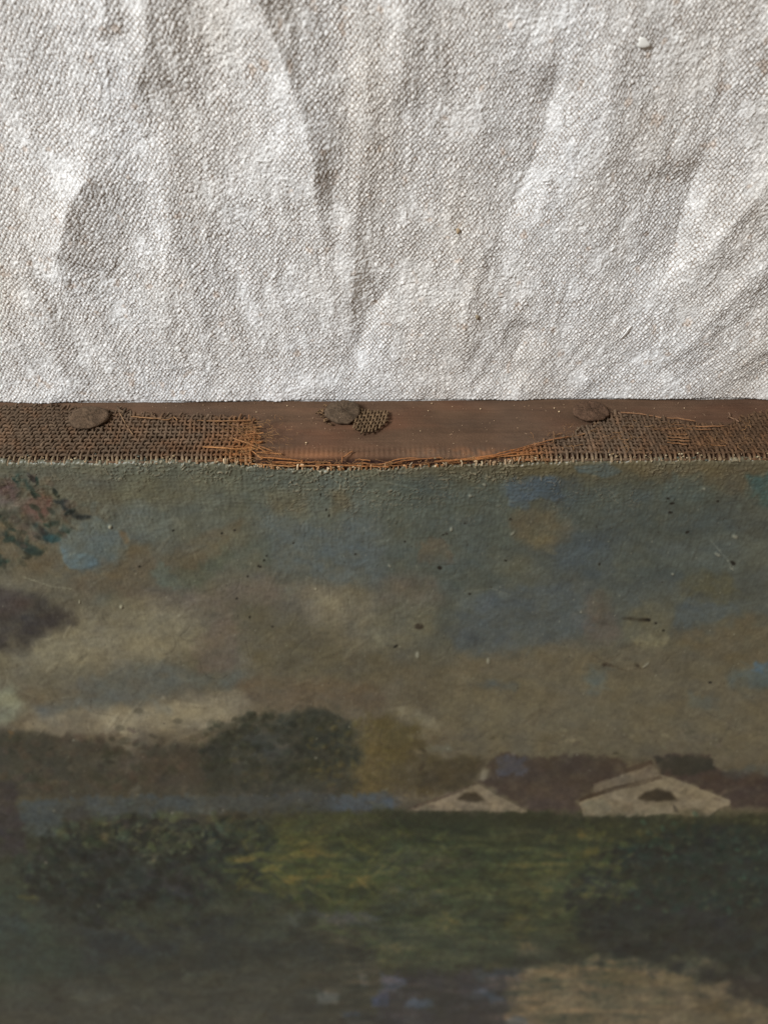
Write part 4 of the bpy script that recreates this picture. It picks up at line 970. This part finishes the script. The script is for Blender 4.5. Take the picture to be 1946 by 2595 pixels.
# --- torn middle: stubs, loose threads
def side_pt(px, py, lift=0.0006):
    """a point just proud of the bar's skin seen at that place"""
    q = on_y(px, py, lift); z = q[2]
    zc = H - 0.0026
    if np.ndim(z) and len(z) == 1 and z[0] > zc:
        for yy in np.linspace(lift, -0.0035, 30):
            q = on_y(px, py, yy); a = math.acos(max(-1, min(1, (yy - lift + 0.0026) / 0.0026)))
            if q[2][0] <= zc + 0.0026 * math.sin(a) + 0.0004: break
    return q[:, 0]
stub = Tubes()
for px in np.arange(560, 1345, 5.5):
    e = edge_px(px); k = RS.uniform(0.6, 1.3)
    if NZ[6](np.array([px / 14.0]), np.array([0.5]))[0] > 0.1 or RS.rand() < 0.2: continue
    hgt = RS.uniform(3, 13) * k
    bx = px + RS.normal(0, 2)
    pts = [(bx, e + 3), (bx + RS.normal(0, 1.2), e - hgt * 0.5), (bx + RS.normal(0, 3.5), e - hgt)]
    if RS.rand() < 0.35: pts.append((bx + RS.normal(0, 7), e - hgt + RS.uniform(-2, 5)))
    P = np.array([side_pt(a, b, 0.0008 + 0.0009 * math.sin(i / len(pts) * 3.1) * RS.uniform(.3, 1)) for i, (a, b) in enumerate(pts)])
    P[0, 2] = H + 0.0001
    P = resample(P, 0.00022)
    cc = lin([184, 130, 82]) if 600 < px < 1120 else lin([150, 122, 92])
    mixk = RS.rand() ** 2; cc = cc * (1 - mixk) + lin([222, 202, 168]) * mixk
    stub.add(P, RS.uniform(0.00010, 0.00025), cc * RS.uniform(0.45, 1.1), 6)
tag(stub.build("frayed_stubs", M_thread, root), kind="stuff")

def loose(pts, rad=0.00021, col=(190, 134, 86), lift=0.0011, wav=0.00012):
    pp = resample(np.array(pts, float), 3.0)
    P = np.array([side_pt(a, b, lift + 0.0004 * math.sin(i * 0.13 + pts[0][0])) for i, (a, b) in enumerate(pp)])
    P[:, 2] += wav * NZ[7](np.arange(len(P)) / 4.0 + pts[0][0], np.zeros(len(P)))
    rad = rad * 0.68; t = Tubes(); c0 = P[0].copy()
    cc = (t_col(pp[:, 0], pp[:, 1]) * 0.45 + lin(col) * 0.36)
    t.add(P - c0, rad * (1 + 0.2 * NZ[8](np.arange(len(P)) / 3.0, np.zeros(len(P)))), cc, 6)
    o = t.build("loose_thread", M_thread, root); o.location = c0; return o
LT = [
    ([(305, 1046), (318, 1072), (338, 1102)], .00020, (186, 150, 112)),
    ([(293, 1038), (312, 1040), (316, 1046), (300, 1048)], .00018, (150, 122, 92)),
    ([(333, 1056), (370, 1058), (410, 1062)], .00024, (190, 144, 100)),
    ([(410, 1064), (432, 1063), (440, 1056), (447, 1058), (450, 1066)], .00024, (190, 144, 100)),
    ([(332, 1048), (331, 1058)], .0002, (170, 140, 110)), ([(409, 1056), (407, 1066)], .0002, (180, 140, 100)),
    ([(500, 1066), (560, 1067), (636, 1065)], .00022, (182, 134, 90)),
    ([(620, 1084), (645, 1083), (664, 1081)], .00024, (206, 150, 98)), ([(620, 1093), (648, 1093)], .00022, (196, 142, 92)),
    ([(615, 1101), (650, 1099), (668, 1097)], .00022, (190, 134, 86)), ([(618, 1110), (662, 1108)], .00022, (170, 120, 80)),
    ([(640, 1118), (664, 1119)], .0002, (176, 124, 82)), ([(612, 1074), (640, 1073)], .0002, (190, 140, 92)),
    ([(582, 1058), (584, 1072)], .00022, (190, 140, 92)), ([(596, 1056), (592, 1068)], .00022, (190, 140, 92)), ([(606, 1058), (603, 1070)], .00022, (190, 140, 92)),
    ([(592, 1110), (620, 1121), (648, 1131), (668, 1141)], .00026, (196, 146, 100)),
    ([(515, 1133), (560, 1135), (600, 1138), (640, 1134), (655, 1140)], .00030, (222, 158, 98)),
    ([(655, 1130), (680, 1139), (690, 1143)], .00026, (150, 112, 80)), ([(655, 1133), (672, 1146), (686, 1144)], .00022, (170, 124, 84)),
    ([(650, 1146), (690, 1149), (714, 1151)], .00026, (186, 132, 88)),
    ([(640, 1143), (655, 1156), (665, 1162)], .00026, (214, 156, 104)),
    ([(660, 1158), (700, 1162), (745, 1165), (766, 1168), (770, 1173)], .00024, (196, 134, 84)),
    ([(690, 1170), (740, 1173), (800, 1171), (838, 1173)], .00022, (186, 128, 82)),
    ([(720, 1164), (760, 1166), (768, 1166)], .00018, (150, 100, 64)),
    ([(800, 1178), (860, 1178), (920, 1181), (985, 1183)], .00024, (196, 134, 86)),
    ([(620, 1176), (660, 1176), (720, 1181), (800, 1180)], .00022, (214, 164, 112)),
    ([(870, 1160), (884, 1148), (893, 1143)], .00026, (196, 140, 96)), ([(900, 1165), (938, 1167)], .00024, (182, 126, 82)),
    ([(902, 1175), (925, 1172), (938, 1176)], .00022, (178, 122, 80)), ([(868, 1158), (866, 1172)], .00022, (188, 130, 88)),
    ([(940, 1180), (980, 1173), (1010, 1162), (1040, 1161), (1070, 1163)], .00022, (176, 122, 80)),
    ([(985, 1176), (1030, 1166), (1075, 1162), (1120, 1160)], .00020, (160, 108, 70)),
    ([(1100, 1170), (1160, 1165), (1230, 1157), (1290, 1143), (1345, 1128), (1400, 1113), (1440, 1106)], .00022, (184, 124, 78)),
    ([(1140, 1168), (1220, 1161), (1300, 1148), (1360, 1140)], .00022, (176, 116, 72)),
    ([(1190, 1166), (1260, 1158), (1320, 1152), (1370, 1150)], .00022, (184, 128, 80)),
    ([(1235, 1160), (1300, 1146), (1355, 1128), (1402, 1122)], .00020, (160, 108, 70)),
    ([(1402, 1093), (1404, 1106), (1401, 1122)], .00024, (172, 130, 92)), ([(1392, 1096), (1386, 1104)], .0002, (172, 130, 92)),
    ([(1400, 1104), (1424, 1097)], .0002, (170, 124, 84)), ([(1430, 1112), (1462, 1104), (1482, 1099)], .00024, (176, 132, 92)),
    ([(1458, 1092), (1468, 1084)], .0003, (170, 146, 118)),
    ([(1572, 1045), (1610, 1047), (1650, 1053), (1674, 1059)], .00024, (196, 144, 104)),
    ([(1690, 1059), (1720, 1060), (1760, 1067)], .00022, (190, 138, 98)),
    ([(1745, 1080), (1790, 1081), (1832, 1079)], .00024, (186, 132, 90)), ([(1760, 1088), (1800, 1089)], .0002, (170, 120, 82)),
    ([(1694, 1100), (1740, 1101)], .00022, (170, 124, 84)), ([(1690, 1107), (1745, 1111)], .00022, (176, 128, 88)),
    ([(1690, 1114), (1745, 1118)], .00022, (176, 128, 88)), ([(1690, 1121), (1740, 1126)], .00022, (182, 130, 88)), ([(1800, 1128), (1838, 1129)], .0002, (190, 136, 88)),
    ([(1700, 1075), (1745, 1078)], .00020, (160, 114, 78)), ([(1700, 1085), (1752, 1087)], .00020, (160, 114, 78)),
    ([(1845, 1055), (1858, 1062), (1872, 1069)], .00030, (176, 140, 112)), ([(1846, 1046), (1850, 1055), (1842, 1058)], .0003, (170, 136, 112)),
]
for pts, r, c in LT: loose(pts, r, c)
for _ in range(8):                               # thin strands still lying along the tear
    x0 = RS.uniform(660, 1180); L = RS.uniform(40, 150)
    xx = np.linspace(x0, x0 + L, 6); d = RS.uniform(3, 16)
    loose([(x, float(edge_px(x)) - d + RS.normal(0, 1.2)) for x in xx], RS.uniform(.00012, .0002), tuple(np.array([190, 132, 84]) * RS.uniform(.6, 1.1)), 0.0008)

# hair-thin fibres that stand out of the torn ends
hair = Tubes()
for _ in range(620):
    k = RS.rand()
    if k < .4: px = RS.normal(640, 45); py = RS.uniform(1058, 1160)
    elif k < .8: px = RS.uniform(560, 1400); py = float(edge_px(px)) - RS.uniform(2, 20)
    else: px = RS.uniform(1300, 1900); py = RS.uniform(1060, 1150)
    if px > 1300 and py < 1130 - (px - 1300) * .4: continue
    a_ = RS.uniform(0, 2 * math.pi); c_ = RS.normal(0, .5); L = RS.uniform(3, 8); pts = [(px, py)]
    for _k in range(4):
        pts.append((pts[-1][0] + L * math.cos(a_), pts[-1][1] + .6 * L * math.sin(a_))); a_ += c_
    lf = RS.uniform(.0009, .0014)
    P = np.array([side_pt(u_, v_, lf + .0001 * i) for i, (u_, v_) in enumerate(pts)])
    hair.add(P, RS.uniform(.00002, .00005), lin([176, 134, 92]) * RS.uniform(.4, 1.0), 3)
tag(hair.build("fray_fuzz", M_thread, root), kind="stuff")

# --- scrap of canvas pinned by the middle tack
scrap = Tubes()
rs = np.random.RandomState(4)
def in_scrap(x, y):
    t = (x - 893) / 90.0
    return 0 <= t <= 1 and 1034 + 8 * t <= y <= 1098 - 34 * abs(t - 0.35) - 16 * max(0, t - .6)
for k in range(11):                               # slanting warps
    x0 = 893 + k * 8.2; pts = [(x0 + 6 + (1030 - y) * 0.22 * -1 * -1, y) for y in np.arange(1030, 1102, 2)]
    pts = [(x0 + (1066 - y) * 0.30, y) for y in np.arange(1030, 1102, 2.0)]
    pts = [p for p in pts if in_scrap(*p)]
    if len(pts) < 4: continue
    if rs.rand() < .4: pts.append((pts[-1][0] - 2, pts[-1][1] + 6))
    P = np.array([side_pt(a, b, 0.0009 + 0.0002 * math.cos(math.pi * b / 8.5 + math.pi * k)) for a, b in pts])
    scrap.add(P, 0.00025, lin([112, 92, 70]) * rs.uniform(.7, 1.15), 6)
for k in range(7):
    y0 = 1036 + k * 8.5; pts = [(x, y0 + (x - 930) * -0.06) for x in np.arange(880, 990, 2.0)]
    pts = [p for p in pts if in_scrap(p[0] - rs.uniform(0, 3), p[1])]
    if len(pts) < 4: continue
    P = np.array([side_pt(a, b, 0.0009 - 0.0002 * math.cos(math.pi * a / 8.2 + math.pi * k)) for a, b in pts])
    scrap.add(P, 0.00025, lin([106, 86, 64]) * rs.uniform(.7, 1.15), 6)
for k in range(16):                               # crumbled bits left of and under the head
    a = rs.uniform(2.3, 4.2); r = rs.uniform(0.98, 1.18)
    px, py = 868 + 50 * r * math.cos(a), 1045 - 30 * r * math.sin(a)
    q = [(px, py), (px + rs.normal(0, 3), py + rs.normal(0, 3)), (px + rs.normal(0, 5), py + rs.normal(0, 4))]
    P = resample(np.array([side_pt(u, v, 0.0007) for u, v in q]), 0.0002)
    scrap.add(P, 0.00022, lin([116, 92, 68]) * rs.uniform(.6, 1.15), 5)
so = scrap.build("canvas_scrap", M_thread, root)
so["label"] = "small frayed scrap of woven canvas pinned under the middle tack"

# --- tacks
def tack(px, py, rx, rz, tilt, seed, col, label):
    rs = np.random.RandomState(seed); n = 48
    q = on_y(px, py, 0.0014)[:, 0]
    ringsP = []
    prof_ = [(0.10, -0.0090), (0.14, -0.0008), (0.86, -0.0009), (0.97, -0.0006), (1.0, -0.0002), (0.985, 0.0002), (0.92, 0.00050), (0.80, 0.00064), (0.66, 0.00070), (0.5, 0.00078), (0.35, 0.00084), (0.2, 0.0009), (0.02, 0.00092)]
    V = []
    for r, hh_ in prof_:
        for i in range(n):
            a = i / n * 2 * math.pi
            irr = 1 + (0.035 * math.sin(2 * a + seed) + 0.03 * math.sin(3 * a + 2 * seed) + 0.02 * math.sin(7 * a)) * (1 if r > .5 else .3)
            irr += 0.018 * rs.normal() if r > 0.8 else 0
            hz = hh_ * 0.7 + (0.00010 * rs.normal() + 0.00012 * NZ[5](np.array([r * math.cos(a) * 3.1 + seed]), np.array([r * math.sin(a) * 3.1]))[0] + 0.00012 * math.sin(a * 3 + seed) * r if 0.1 < r < 0.97 and hh_ > 0 else 0)
            V.append((rx * r * irr * math.cos(a), hz, rz * r * irr * math.sin(a)))
    m = len(prof_)
    Q = [(k * n + i, k * n + (i + 1) % n, (k + 1) * n + (i + 1) % n, (k + 1) * n + i) for k in range(m - 1) for i in range(n)]
    V = np.array(V); c, s = math.cos(tilt), math.sin(tilt)
    Y2 = V[:, 1] * c - V[:, 2] * s; Z2 = V[:, 1] * s + V[:, 2] * c; V[:, 1] = Y2; V[:, 2] = Z2
    cc = lin(col)[None] * (1 + 0.25 * NZ[3](V[:, 0] * 1500, V[:, 2] * 1500) + 0.22 * NZ[4](V[:, 0] * 500, V[:, 2] * 500) + 0.1 * rs.normal(size=len(V)))[:, None]
    o = mesh_np("tack", V, np.array(Q), M_tack, root, np.clip(cc, 0.01, 0.9)); o.location = q
    o["label"] = label
tack(226, 1057, 0.0047, 0.0046, 0.0, 1, (88, 72, 57), "left tack with a flat dusty round head sunk in the weave")
tack(869, 1043, 0.0042, 0.0046, 0.06, 2, (84, 70, 56), "middle tack holding a frayed scrap of canvas")
tack(1496, 1041, 0.0044, 0.0044, -0.05, 3, (86, 66, 52), "right tack with a crusty head at the end of the torn weave")

# --- dust grains on bare wood and along the edge
gr = Tubes()
def grain(P, s, c):
    gr.add(np.array([P + [-s, 0, 0], P + [-s * .5, 0, s * .1], P + [s * .5, 0, 0], P + [s, 0, s * .2]]), np.array([s * .35, s, s * .9, s * .3]), c, 5)
for px, py, s in [(776, 1122, .00028), (1416, 1043, .0003), (1217, 1036, .00024), (1085, 1041, .00018), (1094, 1022, .0002), (1146, 1030, .00015), (650, 1044, .00018), (728, 1028, .0002),
                  (1733, 1034, .00018), (1404, 1034, .00024), (1065, 1092, .00016), (850, 1062, .00015)]:
    grain(side_pt(px, py, 0.0003), s * 0.7, lin([206, 180, 144]))
for _ in range(420):
    px = RS.uniform(-40, 1990); py = RS.uniform(1020, 1160)
    grain(side_pt(px, py, 0.0002), RS.uniform(0.00004, 0.00011), lin([190, 160, 130]) * RS.uniform(.5, 1.1))
tag(gr.build("dust_grains", M_speck, root), kind="stuff")
cr_ = Tubes()
for _ in range(330):                              # crumbs of pale ground and paint along the fold
    px = RS.uniform(-50, 2000); e = float(edge_px(px)); py = e + RS.normal(-3, 6)
    if RS.rand() < .5 and (700 < px < 1250): continue
    P = on_z(px, max(py, e + 1), H + 0.0001)[:, 0] if py > e else side_pt(px, py, 0.0010)
    s = 0.00006 + 0.0002 * RS.rand() ** 2.5
    c = lin([176, 160, 130]) if RS.rand() < .3 else (lin([150, 130, 100]) if RS.rand() < .6 else lin([92, 98, 88]))
    cr_.add(np.array([P + [-s, 0, 0], P + [-s * .4, RS.normal(0, s * .4), s * .2], P + [s * .5, 0, 0], P + [s * RS.uniform(.9, 1.8), 0, s * .2]]), np.array([s * .35, s, s * .8, s * .3]), c * RS.uniform(.7, 1.1), 5)
tag(cr_.build("paint_crumbs", M_speck, root), kind="stuff")
